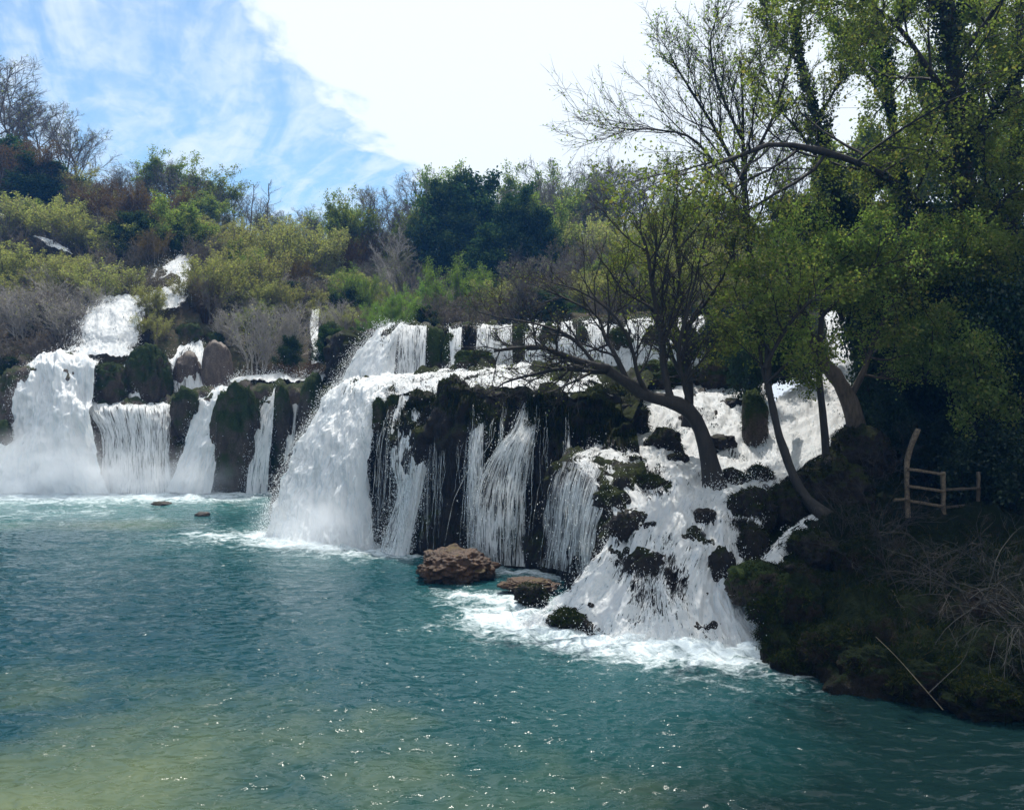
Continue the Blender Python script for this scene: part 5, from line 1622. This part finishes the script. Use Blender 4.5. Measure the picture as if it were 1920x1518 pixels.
# the big ivied trunk and its long arm
BIG = [
    ([(1812, 960, 22), (1800, 800, 22), (1802, 600, 22), (1806, 430, 22), (1800, 260, 22), (1785, 120, 22), (1768, 0, 22), (1755, -160, 22), (1745, -330, 22)], .33, .12, .0),
    ([(1806, 430, 22), (1735, 388, 21.2), (1655, 328, 20.4), (1560, 288, 19.7), (1450, 268, 19.1), (1375, 292, 18.6), (1325, 308, 18.3)], .105, .03, 1.0),
    ([(1802, 320, 22), (1850, 230, 21.5), (1900, 150, 21), (1960, 80, 20.6)], .10, .03, 1),
    ([(1795, 200, 22), (1740, 130, 21.5), (1690, 60, 21), (1620, 0, 20.5), (1550, -40, 20)], .09, .02, 1),
    ([(1785, 120, 22), (1850, 40, 21.6), (1900, -40, 21.3), (1960, -120, 21)], .09, .02, 1),
    ([(1770, 20, 22), (1700, -20, 21.5), (1600, 12, 21), (1540, -10, 20.6)], .06, .015, 1),
    ([(1805, 480, 22), (1860, 400, 21.4), (1920, 340, 21)], .08, .02, 1),
    ([(1803, 330, 22), (1740, 280, 21.3), (1690, 300, 20.8), (1620, 340, 20.4)], .06, .015, 1),
    ([(1803, 560, 22), (1740, 520, 21), (1680, 500, 20.3), (1600, 490, 19.7)], .06, .015, 1),
    ([(1803, 600, 22), (1860, 540, 21), (1930, 520, 20.3)], .06, .015, 1),
    ([(1768, 0, 22), (1790, -100, 21.5), (1840, -200, 21)], .07, .015, 1),
]
grown_tree('largest tree of the right bank, ivied trunk with a long arm reaching left', BIG, LEAFY, 'leaf_spring', 9, .068, seed=6, up=0.7,
           extra=ivy_on([(BIG[0][0], 11000, .75), (BIG[1][0][:3], 900, .22), (BIG[2][0], 900, .3)], 1, 1, .085))
grown_tree('airy fan of thin twigs at the tip of the long arm, growing over the water', [
    ([(1455, 640, 23), (1420, 540, 22.5), (1400, 440, 22), (1392, 330, 21.6), (1390, 230, 21.3), (1385, 120, 21)], .085, .02, .9),
    ([(1400, 430, 22), (1360, 340, 21.5), (1300, 260, 21), (1230, 240, 20.5), (1165, 238, 20.2)], .05, .012, 1),
    ([(1393, 340, 21.6), (1340, 240, 21.2), (1290, 160, 21), (1255, 100, 20.8)], .05, .012, 1),
    ([(1392, 330, 21.6), (1440, 240, 21.5), (1470, 150, 21.4), (1490, 60, 21.3)], .05, .012, 1),
    ([(1390, 260, 21.4), (1345, 160, 21), (1330, 80, 20.8), (1345, 20, 20.6)], .04, .010, 1),
    ([(1398, 420, 22), (1330, 370, 21.4), (1260, 350, 21)], .04, .01, .8),
], FAN, 'leaf_spring', 0.8, .05, seed=7)
IVT = [([(1640, 820, 25), (1610, 600, 25), (1590, 480, 25), (1560, 340, 25), (1528, 220, 25), (1500, 110, 25), (1490, 20, 25)], .17, .05, .0),
       ([(1560, 340, 25), (1500, 250, 24.5), (1450, 190, 24), (1420, 120, 23.7)], .05, .012, 1),
       ([(1530, 230, 25), (1580, 140, 24.6), (1610, 60, 24.3)], .05, .012, 1),
       ([(1505, 130, 25), (1460, 60, 24.6), (1430, 0, 24.3)], .04, .012, 1),
       ([(1580, 430, 25), (1640, 340, 24.6), (1680, 280, 24.3)], .05, .012, 1),
       ([(1590, 480, 25), (1530, 430, 24.5), (1480, 400, 24)], .05, .012, 1)]
grown_tree('slanting ivied tree left of the largest one, bare at the top', IVT, FAN, 'leaf_spring', 3, .06, seed=8,
           extra=ivy_on([(IVT[0][0][:5], 8000, .62), (IVT[0][0][4:], 1500, .28), (IVT[5][0], 2500, .7), (IVT[4][0][:2], 1200, .5)], 1, 1, .09))
IV2 = [([(1730, 800, 26), (1715, 600, 26), (1700, 420, 26), (1672, 220, 26), (1645, 60, 26), (1630, -60, 26), (1615, -200, 26)], .17, .06, .0),
       ([(1672, 220, 26), (1620, 130, 25.5), (1570, 60, 25)], .05, .012, 1),
       ([(1650, 90, 26), (1700, 10, 25.5), (1730, -60, 25)], .05, .012, 1),
       ([(1690, 340, 26), (1740, 240, 25.6), (1720, 160, 25.3)], .05, .012, 1)]
grown_tree('ivied tree between the slanting one and the largest one', IV2, FAN, 'leaf_spring', 5, .065, seed=9,
           extra=ivy_on([(IV2[0][0][:5], 7000, .5), (IV2[0][0][3:6], 1500, .35)], 1, 1, .09))
RT = [([(1905, 940, 24), (1898, 700, 24), (1896, 450, 24), (1905, 250, 24), (1912, 60, 24), (1915, -150, 24)], .17, .08, .0),
      ([(1896, 450, 24), (1850, 350, 23.5), (1840, 250, 23), (1860, 150, 22.6)], .06, .012, 1),
      ([(1900, 350, 24), (1960, 250, 23.5), (2000, 150, 23)], .06, .012, 1),
      ([(1908, 150, 24), (1860, 80, 23.5), (1830, 0, 23)], .06, .012, 1),
      ([(1897, 560, 24), (1850, 480, 23.3), (1800, 440, 22.8)], .05, .012, 1)]
grown_tree('straight dark tree at the right edge of the photo', RT, LEAFY, 'leaf_spring', 12, .06, seed=10, extra=ivy_on([(RT[0][0], 4000, .4)], 1, 1, .08))
RT2 = [([(1850, 900, 27), (1846, 600, 27), (1850, 300, 27), (1835, 100, 27), (1838, -100, 27)], .13, .06, .0),
       ([(1848, 400, 27), (1800, 250, 26.5), (1780, 100, 26)], .05, .012, 1), ([(1850, 300, 27), (1890, 180, 26.5), (1900, 60, 26)], .05, .012, 1), ([(1840, 150, 27), (1800, 60, 26.6), (1740, 0, 26.2)], .05, .012, 1)]
grown_tree('thin dark tree seen between the largest trunk and the right edge', RT2, LEAFY, 'leaf_spring', 12, .065, seed=11)

# ivy and undergrowth of the right bank
IVY = 'dark ivy thickets under the big trees'
for k, px, py, Y, hp, w, lab in [
    ('ivy', 1690, 800, 23.5, 330, 0.62, 'dark ivy thicket left of the largest trunk'),
    ('ivy', 1780, 880, 22.6, 330, 0.6, 'dark ivy thicket at the foot of the largest trunk'),
    ('ivy', 1870, 900, 21.5, 360, 0.6, 'dark ivy thicket right of the largest trunk'),
    ('ivy', 1960, 900, 21, 420, 0.6, 'dark ivy thicket cut by the right edge of the photo'),
    ('ivy', 1740, 640, 26, 260, 0.7, 'upper ivy thicket left of the largest trunk, higher row'),
    ('ivy', 1860, 660, 26, 300, 0.7, 'upper ivy thicket right of the largest trunk, higher row'),
    ('ivy', 1660, 860, 22.5, 160, 0.8, 'low ivy thicket behind the wooden fence'),
    ('ivy', 1740, 900, 21.5, 130, 0.9, 'low ivy thicket right behind the fence rails'),
    ('ivy', 1580, 560, 27.5, 190, 0.8, 'ivy clump above the top of the white stream'),
    ('ivy', 1405, 770, 24.5, 190, 0.45, 'ivy-covered rock between the cascade and the stream'),
    ('ivy', 1470, 720, 25.5, 130, 0.8, 'ivy clump overhanging the white stream on its left'),
    ('ivy', 1350, 690, 27, 90, 0.9, 'ivy clump above the cascade right of the leaning tree'),
    ('ivy', 1800, 760, 20.5, 300, 0.7, 'dark ivy thicket in front of the largest trunk'),
    ('ivy', 1690, 700, 22, 230, 0.8, 'dark ivy thicket beside the pale stout trunk'),
    ('ivy', 1900, 760, 19.8, 300, 0.7, 'dark ivy thicket nearest the right edge, front row'),
    ('ivy', 1800, 950, 20, 170, 1.0, 'dark ivy mound behind the right end of the fence'),
    ('ivy', 1900, 960, 19, 190, 1.0, 'dark ivy mound by the path at the right edge'),
    ('ivy', 1640, 640, 24.5, 180, 0.8, 'dark ivy thicket above the stout trunk'),
    ('leafy', 1780, 560, 21, 150, 1.0, 'yellow green leaves lit from behind above the ivy, left of the largest trunk'),
    ('leafy', 1880, 600, 20.5, 170, 0.9, 'yellow green leaves lit from behind right of the largest trunk'),
    ('leafy', 1660, 560, 20.5, 120, 1.1, 'yellow green leafy bough above the stout trunk'),
    ('leafy', 1850, 820, 19.8, 220, 0.7, 'yellow green sapling in front of the ivy by the right edge'),
    ('leafy', 1730, 720, 20.5, 160, 0.8, 'yellow green sapling hanging over the ivy left of the largest trunk'),
    ('leafy', 1590, 600, 20, 150, 0.9, 'yellow green spray of leaves beside the white stream top'),
]:
    plant(k, px, py, Y, hp, lab, 'shrub', IVY if k == 'ivy' else None, w, variants=2)

# the wood goes on beyond the right edge and shades the bank
for px, Y, hm in ((3000, 16.5, 13), (2900, 21, 15), (3400, 13.5, 12)):
    plant('evergreen', px, HZ + (H - 1.0) * F / Y, Y, hm / Y * F, 'tall dark tree of the wood going on beyond the right edge', 'tree', 'trees of the wood beyond the right edge', 0.95)

# ------------------------------------------------------------------ boulders
ICO = None


def boulder(label, px, py, Y, wpx, hpx, mat='mossy', seed=0, depth=1.0, rough=0.22, name='boulder', group=None, sub=4):
    """rock whose outline spans wpx by hpx at that depth; py is the foot"""
    import bmesh
    bm = bmesh.new()
    bmesh.ops.create_icosphere(bm, subdivisions=sub + 1, radius=1)
    V = np.array([v.co[:] for v in bm.verts])
    Fc = np.array([[v.index for v in f.verts] for f in bm.faces])
    bm.free()
    tall = np.array([1, 1, 0.35 if hpx > wpx * 1.15 else 0.8])
    d = 1 + rough * fbm(V * 1.4 * tall + seed * 7.7, 4, seed) + rough * 0.9 * (0.5 - np.abs(fbm(V * 3.4 * tall + seed, 3, seed + 3))) + rough * 0.35 * fbm(V * 9.0 * tall + seed, 3, seed + 4)
    if mat == 'brown':
        d = 1 + 0.5 * (d - 1) + 0.13 * fbm(V * np.array([3, 3, 4]) + seed, 3, seed + 6) + 0.05 * fbm(V * 11, 3, seed + 7) + 0.16 * np.clip(V[:, 0] * 0.8 + 0.1, -.5, .5)
    V = V * d[:, None]
    V = np.sign(V) * np.abs(V) ** 0.9
    a, b = wpx / F * Y / 2, hpx / F * Y
    V = V * np.array([a, a * depth, b * 0.62])
    V[:, 2] += b * 0.38
    V += 0.05 * fbm(V * 3.0, 3, seed + 8)[:, None] * V / (np.linalg.norm(V, axis=1, keepdims=True) + 1e-6)
    o = obj(name, mesh_np(name, V, Fc, [M[mat]], smooth=mat != 'brown'))
    o.location = tuple(W(px, py, Y))
    tag(o, label, 'rock', group)
    if mat in ('mossy', 'cliff', 'bank', 'far_cliff'):
        r = np.random.default_rng(seed + 800)
        C = V[Fc].mean(1)
        nn = unit(np.cross(V[Fc[:, 1]] - V[Fc[:, 0]], V[Fc[:, 2]] - V[Fc[:, 0]]))
        wt = np.clip(nn[:, 2] + 0.35, 0.02, 1) * (fbm(C * 2.5 + seed, 2, 9) > -0.15)
        n = 900 if wpx < 70 else 1700
        i = r.choice(len(C), n, p=wt / wt.sum())
        k = a * 0.02 + 0.012
        p = C[i] + r.normal(0, k, (n, 3))
        dr = unit(nn[i] * 0.7 + r.normal(0, .45, (n, 3)) + np.array([0, 0, -.55]))
        w = unit(np.cross(dr, r.normal(size=(n, 3)))) * (0.006 + a * .006)
        e = p + dr * (r.uniform(.5, 1.5, n) * (0.035 + a * 0.06))[:, None]
        Q = np.stack([p - w, p + w, e + w * .3, e - w * .3], 1).reshape(-1, 3)
        obj('moss', mesh_np('moss', Q, np.arange(n * 4).reshape(n, 4), [M['moss']], smooth=False), o, 'stuff')
    return o


BO = [
    ('rusty brown boulder standing in the pool below the dark cliff', 846, 1086, 19.7, 128, 54, 'brown', .9, .30),
    ('low brown rock shelf half under foam right of the rusty boulder', 988, 1104, 18.3, 96, 18, 'brown', .7, .3),
    ('small brown stone at the foot of the rusty boulder', 905, 1084, 19.6, 40, 22, 'brown', 1, .3),
    ('small dark rock in the foam at the front left of the cascade', 995, 1128, 17.2, 58, 30, 'cliff', .8, .35),
    ('half drowned brown rock under net-like water at the cascade foot', 1062, 1170, 15.6, 64, 24, 'cliff', .9, .3),
    ('flat brown stone in the pool before the far falls', 302, 949, 31.6, 42, 9, 'tufa', .8, .2),
    ('smaller flat stone in the pool right of the first flat one', 378, 968, 29.0, 26, 7, 'tufa', .8, .2),
    ('dark domed boulder behind the net of water at the cascade front', 1222, 1160, 16.2, 120, 120, 'bed', .5, .2),
    ('mossy boulder inside the big far left fall', 203, 762, 37.2, 74, 82, 'mossy', .8, .15),
    ('large mossy boulder right of the one inside the far fall', 279, 770, 38.0, 86, 122, 'mossy', .8, .16),
    ('tufa knob under the split fall', 352, 745, 38.9, 52, 80, 'tufa', .8, .15),
    ('round purple brown rock right of the split fall', 406, 735, 38.8, 58, 92, 'tufa', .8, .14),
    ('mossy rock on top of the split fall', 357, 655, 41.4, 50, 48, 'mossy', .8, .16),
    ('small mossy rock beside the mossy one above the split fall', 402, 655, 41.6, 36, 34, 'mossy', .8, .16),
    ('dark rock between the upper cascade and the large mossy boulder', 277, 660, 40.6, 26, 40, 'cliff', .8, .2),
    ('mossy block left of the white chute', 348, 800, 35.9, 50, 70, 'mossy', .8, .15),
    ('mossy buttress right of the white chute, tallest of the far cliff', 446, 930, 35.6, 92, 208, 'mossy', .7, .16),
    ('slim mossy buttress right of the grey white fall', 531, 930, 35.8, 44, 205, 'mossy', .9, .12),
    ('mossy buttress at the right end of the far cliff', 590, 900, 35.6, 60, 185, 'mossy', .9, .14),
    ('rounded dark mossy rock at the left edge by the pool', 4, 842, 35.4, 40, 52, 'mossy', .8, .15),
    ('dark knoll right of the crooked little fall', 622, 660, 40.5, 50, 55, 'mossy', .8, .16),
    ('mossy rock left of the narrow forked fall, small one', 712, 800, 24.3, 26, 55, 'mossy', .8, .2),
    ('yellowish mossy knob at the lip right of the big near fall', 738, 806, 24.2, 26, 60, 'mossy', .8, .2),
    ('tallest mossy buttress of the near cliff', 850, 870, 23.0, 76, 160, 'cliff', .8, .16),
    ('mossy lump at the lip in the middle of the near cliff', 1030, 800, 22.0, 62, 80, 'cliff', .8, .18),
    ('dark shaggy overhang at the right end of the near cliff', 1128, 830, 21.6, 150, 100, 'cliff', .6, .2),
    ('straw-coloured moss mound on the terrace', 890, 702, 26.6, 78, 46, 'mossy', .8, .16),
    ('mossy column right of the thin curtain on the upper step', 818, 706, 29.9, 40, 92, 'mossy', .8, .12),
    ('bare brown column beside the mossy one on the upper step', 845, 706, 29.6, 34, 78, 'mossy', .8, .12),
    ('dark mossy hump right of the bright slit of water', 876, 640, 30.4, 34, 34, 'mossy', .8, .2),
    ('mossy hump on the upper step left of the wide veil', 978, 690, 29.7, 40, 80, 'mossy', .8, .16),
    ('mossy buttress in the left half of the wide veil on the upper step', 1030, 694, 29.2, 46, 84, 'mossy', .7, .18),
    ('mossy buttress in the right half of the wide veil on the upper step', 1092, 694, 29.0, 40, 80, 'mossy', .7, .18),
    ('mossy buttress left in the broad white fall behind the leaning tree', 1160, 696, 28.8, 56, 84, 'mossy', .7, .18),
    ('mossy buttress in the middle of the broad white fall behind the leaning tree', 1226, 696, 28.7, 44, 78, 'mossy', .7, .18),
    ('mossy buttress right in the broad white fall behind the leaning tree', 1290, 700, 28.5, 56, 80, 'mossy', .7, .18),
    ('flat mossy rock on the terrace under the branches of the leaning tree', 1060, 716, 25.6, 90, 26, 'mossy', .8, .2),
    ('flat mossy rock on the terrace left of the branches of the leaning tree', 960, 718, 25.2, 70, 20, 'mossy', .8, .2),
    ('brown mossy rocks above the cascade right of the leaning tree', 1240, 728, 25.5, 110, 50, 'mossy', .8, .2),
    ('mossy rock above the right side of the cascade', 1345, 730, 26, 90, 56, 'mossy', .8, .2),
    ('tall mossy rock dividing the cascade from the stream', 1415, 850, 21.9, 50, 115, 'mossy', .9, .18),
    ('dark wet boulder in the middle of the upper cascade', 1240, 850, 20.5, 66, 42, 'cliff', .8, .22),
    ('dark wet rock under the shelf of the cascade', 1222, 940, 18.5, 90, 44, 'cliff', .8, .25),
    ('long dark wet rock on the cascade shelf', 1180, 885, 19.8, 80, 28, 'cliff', .8, .25),
    ('small dark rock breaking the white water high on the cascade, below the mossy rocks', 1290, 800, 22.2, 40, 26, 'bed', .8, .25),
    ('dark rock breaking the white water right of the leaning trunk', 1352, 838, 21.3, 48, 24, 'bed', .8, .25),
    ('small dark rock breaking the white water left of the leaning trunk', 1268, 868, 19.9, 36, 18, 'bed', .8, .25),
    ('dark rock at the left edge of the cascade above the drop to the pool', 1172, 1012, 16.9, 62, 48, 'bed', .7, .25),
    ('dark rock in the white water right of the domed boulder', 1352, 1085, 15.75, 44, 58, 'bed', .6, .25),
    ('dark rock in the white water straight below the leaning tree root', 1322, 985, 17.1, 44, 26, 'bed', .8, .25),
    ('small dark rock on the upper cascade under the ivy-covered rock', 1372, 770, 24.2, 46, 24, 'bed', .8, .25),
    ('round mossy stone at the root of the leaning tree', 1378, 912, 18.8, 46, 34, 'cliff', .9, .2),
    ('flat dark stone right of the leaning tree root', 1424, 905, 18.9, 52, 30, 'cliff', .9, .22),
    ('dark boulder streaked with water below the leaning tree', 1412, 985, 17.3, 90, 70, 'cliff', .9, .18),
    ('dark boulder behind the streaked one', 1478, 985, 17.6, 80, 72, 'cliff', .9, .2),
    ('small dark boulder left in the white water below the streaked one', 1412, 1050, 16.3, 56, 70, 'cliff', .9, .2),
    ('mossy boulder at the right edge of the white water', 1425, 1122, 15.2, 110, 66, 'mossy', .9, .2),
    ('dark rock in the foam below the mossy boulder', 1440, 1158, 14.7, 80, 46, 'cliff', .9, .25),
    ('dark boulder beside the small side stream', 1525, 1060, 15.9, 90, 66, 'cliff', .9, .2),
    ('dark boulder half way up the right bank by the side stream', 1480, 1095, 15.3, 60, 42, 'cliff', .9, .2),
    ('dark mossy mound under the straight slim trunk', 1560, 960, 18.6, 130, 95, 'cliff', .8, .22),
    ('dark mound at the foot of the stout tree', 1615, 880, 20.5, 110, 80, 'cliff', .8, .2),
    ('pale brown stone at the waterline where the bank begins', 1478, 1226, 13.9, 34, 30, 'brown', .9, .2),
    ('mossy green boulder at the foot of the bank', 1500, 1180, 14.2, 90, 90, 'bank', .9, .18),
    ('brown boulder low on the bank right of the mossy green one', 1560, 1250, 13.1, 100, 70, 'bank', .9, .22),
    ('brown rock at the water below the bank', 1490, 1262, 13.3, 80, 42, 'bank', .9, .25),
    ('rounded bank rock left of the reed stalk', 1625, 1285, 12.5, 90, 70, 'bank', .9, .22),
    ('grey lump of rock in the brush of the bank', 1610, 1085, 15.4, 80, 70, 'bank', .9, .18),
    ('mossy bank rock under the reed stalk', 1720, 1300, 12.1, 110, 60, 'bank', .9, .22),
    ('brown ledge stone at the water far right', 1850, 1330, 11.6, 130, 50, 'bank', .9, .25),
]
for i, (lab, px, py, Y, w, h, mt, dp, ro) in enumerate(BO):
    boulder(lab, px, py, Y, w, h, mt, i + 1, dp, ro, sub=5 if mt == 'brown' and w > 60 else 3 if w < 70 else 4)

# ------------------------------------------------------------------ wooden fence by the path
def beam(a, b, w, d, name, parent, base, bow=0.0, seed=0, mat='wood'):
    """slightly uneven squared timber from a to b"""
    r = np.random.default_rng(seed)
    a, b = np.array(a), np.array(b)
    m = 7
    P = np.linspace(0, 1, m)[:, None] * (b - a) + a
    ax = unit(b - a)
    side = unit(np.cross(ax, np.array([0, 1, 0.01])))
    dep = np.cross(side, ax)
    P = P + side * (bow * np.sin(np.linspace(0, np.pi, m)))[:, None] + r.normal(0, .003, (m, 3))
    V = []
    for p in P:
        k = 1 + r.normal(0, .05)
        for sx, sy in ((-1, -.7), (-.7, -1), (.7, -1), (1, -.7), (1, .7), (.7, 1), (-.7, 1), (-1, .7)):
            V.append(p + side * sx * w / 2 * k + dep * sy * d / 2 * k)
    V = np.array(V) - base
    q = [[i * 8 + j, i * 8 + (j + 1) % 8, (i + 1) * 8 + (j + 1) % 8, (i + 1) * 8 + j] for i in range(m - 1) for j in range(8)]
    for o in (0, (m - 1) * 8):
        q += [[o, o + 1, o + 2, o + 3], [o, o + 3, o + 4, o + 7], [o + 4, o + 5, o + 6, o + 7]]
    return obj(name, mesh_np(name, V, q, [M[mat]], smooth=False), parent)


fb = W(1705, 968, 17.6)
fence = thing('fence', 'low wooden rail fence with one tall crooked post by the shaded path', 'fence', tuple(fb))
p0, p1 = W(1703, 970, 17.6), W(1700, 872, 17.6)
beam(p0, p1, .085, .075, 'post', fence, fb, .01, 1)
beam(W(1700, 874, 17.6), W(1722, 804, 17.5), .09, .07, 'crooked_post', fence, fb, .035, 2)
beam(W(1769, 968, 17.9), W(1768, 884, 17.9), .075, .07, 'post', fence, fb, 0, 3)
beam(W(1834, 965, 18.6), W(1834, 884, 18.6), .065, .06, 'post', fence, fb, 0, 4, 'bark_mid')  # far bay darker than the near one, its deeper shade put into the colour
for k, (ya, yb) in enumerate(((879, 889), (911, 921), (938, 950))):
    beam(W(1700, ya, 17.52), W(1770, yb, 17.82), .055, .04, 'rail', fence, fb, .005, 10 + k)
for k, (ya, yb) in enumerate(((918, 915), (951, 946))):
    beam(W(1771, ya, 17.95), W(1838, yb, 18.55), .05, .04, 'rail', fence, fb, .005, 20 + k, 'bark_mid')  # far rails share the darker material, shade put into the colour
beam(W(1676, 937, 17.3), W(1702, 936, 17.5), .05, .04, 'rail', fence, fb, 0, 30)

# long dry reed stalk and a second one crossing it, low on the bank
def stalk(label, pts, r0, r1, mat, name='reed_stalk'):
    pts = [(x, y, Y * 0.962) for x, y, Y in pts]
    base = W(*pts[0])
    P, R = limb(pts, r0, r1, 10)
    V, Q = tubes((P - base)[None], R[None], 6)
    o = obj(name, mesh_np(name, V, Q, [M[mat]]))
    o.location = tuple(base)
    tag(o, label, 'stalk')


stalk('long dry reed stalk slanting down across the mossy bank to the water', [(1768, 1330, 11.6), (1720, 1275, 11.9), (1680, 1230, 12.3), (1642, 1193, 12.6)], .0045, .0025, 'straw')
stalk('forked dry branch crossing the lower end of the reed stalk', [(1742, 1298, 11.75), (1780, 1262, 12.0), (1810, 1230, 12.1), (1832, 1160, 12.2)], .006, .003, 'bark_twig', 'dry_branch')


# ------------------------------------------------------------------ brush and ground cover of the right bank
def brush(label, px, py, Y, n, L, seed, spread=0.5, down=0.0, mat='bark_dark', cat='brush'):
    """tangle of thin bare branches"""
    r = np.random.default_rng(seed + 70)
    base = W(px, py, Y)
    b = np.concatenate([r.normal(0, spread * .3, (n, 2)), np.zeros((n, 1))], 1)
    d = unit(r.normal(0, .6, (n, 3)) + np.array([0, -.3, .8 - down]))
    pos, out = b, [b]
    m = 9
    for j in range(1, m):
        d = unit(d + r.normal(0, .12, (n, 3)) + np.array([0, -0.02, -0.10 - .08 * down]))
        pos = pos + d * (L * r.uniform(.6, 1.1, n) / (m - 1))[:, None]
        out.append(pos)
    P = np.stack(out, 1)
    R = np.full((n, 1), .008) * np.linspace(1, .35, m)[None] * r.uniform(.6, 1.3, (n, 1))
    P1, R1 = kids(r, P, R, 6, .2, 1, .6, .25, .36, 5, -.02, .15, .6, .5, minr=.0035)
    P2, R2 = kids(r, P1, R1, 4, .2, 1, .6, .25, .5, 4, -.02, .18, .6, .5, minr=.0025)
    t = thing('brush', label, cat, tuple(base))
    a, c = Bag(), Bag()
    a.add(*tubes(P, R, 4))
    c.add(*tubes(P1, R1, 3)); c.add(*tubes(P2, R2, 3))
    obj('stems', a.mesh('stems', [M[mat]]), t)
    obj('twigs', c.mesh('twigs', [M[mat]]), t, 'stuff')


brush('grey tangle of drooping twigs at the lower right edge of the bank', 1870, 1130, 12.8, 26, 1.7, 1, .9, .3, 'bark_twig')
brush('grey drooping twigs hanging over the dark water far right', 1920, 1180, 12.1, 22, 1.5, 2, .8, .4, 'bark_twig')
brush('thin bare brush in front of the fence', 1640, 1010, 16.4, 26, 1.4, 3, 1.0)
brush('bare brush between the side stream and the fence', 1570, 1030, 16.2, 18, 1.1, 4, .8)
brush('bare dark brush in the middle of the bank', 1690, 1100, 14.4, 26, 1.3, 5, 1.0, .1)
brush('bare brush left of the drooping tangle', 1780, 1110, 13.8, 24, 1.3, 6, .9, .2)
brush('bare twigs on the terrace below the leaning tree branches', 1080, 735, 23.5, 22, 1.3, 8, 1.2, 0, 'bark_twig')
brush('bare twigs hanging over the lip of the dark cliff', 1000, 745, 22.2, 20, 1.0, 9, 1.0, .3, 'bark_twig')
brush('dark twigs beside the stout tree', 1650, 900, 19.5, 18, 1.5, 7, .8)


def ground_cover():
    """moss tufts, grass and fallen twigs on the bank, from the bank sheet itself"""
    o = [x for x in bpy.data.objects if x.name.startswith('river_bank')][0]
    me = o.data
    co = np.empty(len(me.vertices) * 3, np.float32)
    me.vertices.foreach_get('co', co)
    co = co.reshape(-1, 3)
    r = np.random.default_rng(99)
    ok = co[(co[:, 2] > 0.12) & (co[:, 1] < 20) & (co[:, 0] < 14)]
    patch = fbm(ok * 0.9, 3, 55) > -0.1
    ok = ok[patch]
    p = ok[r.integers(0, len(ok), 26000)] + r.normal(0, .05, (26000, 3)) * np.array([1, 1, .2])
    n = len(p)
    d = unit(r.normal(0, .5, (n, 3)) + np.array([0, -.25, .8]))
    w = unit(np.cross(d, r.normal(size=(n, 3))))
    L = r.uniform(.04, .16, n)[:, None]
    a, b = p - w * .006, p + w * .006
    c = p + d * L + np.array([0, 0, -.02])
    V = np.stack([a, b, c + w * .002, c - w * .002], 1).reshape(-1, 3)
    obj('grass', mesh_np('grass', V, np.arange(n * 4).reshape(n, 4), [M['leaf_grass']], smooth=False), kind='stuff')


ground_cover()
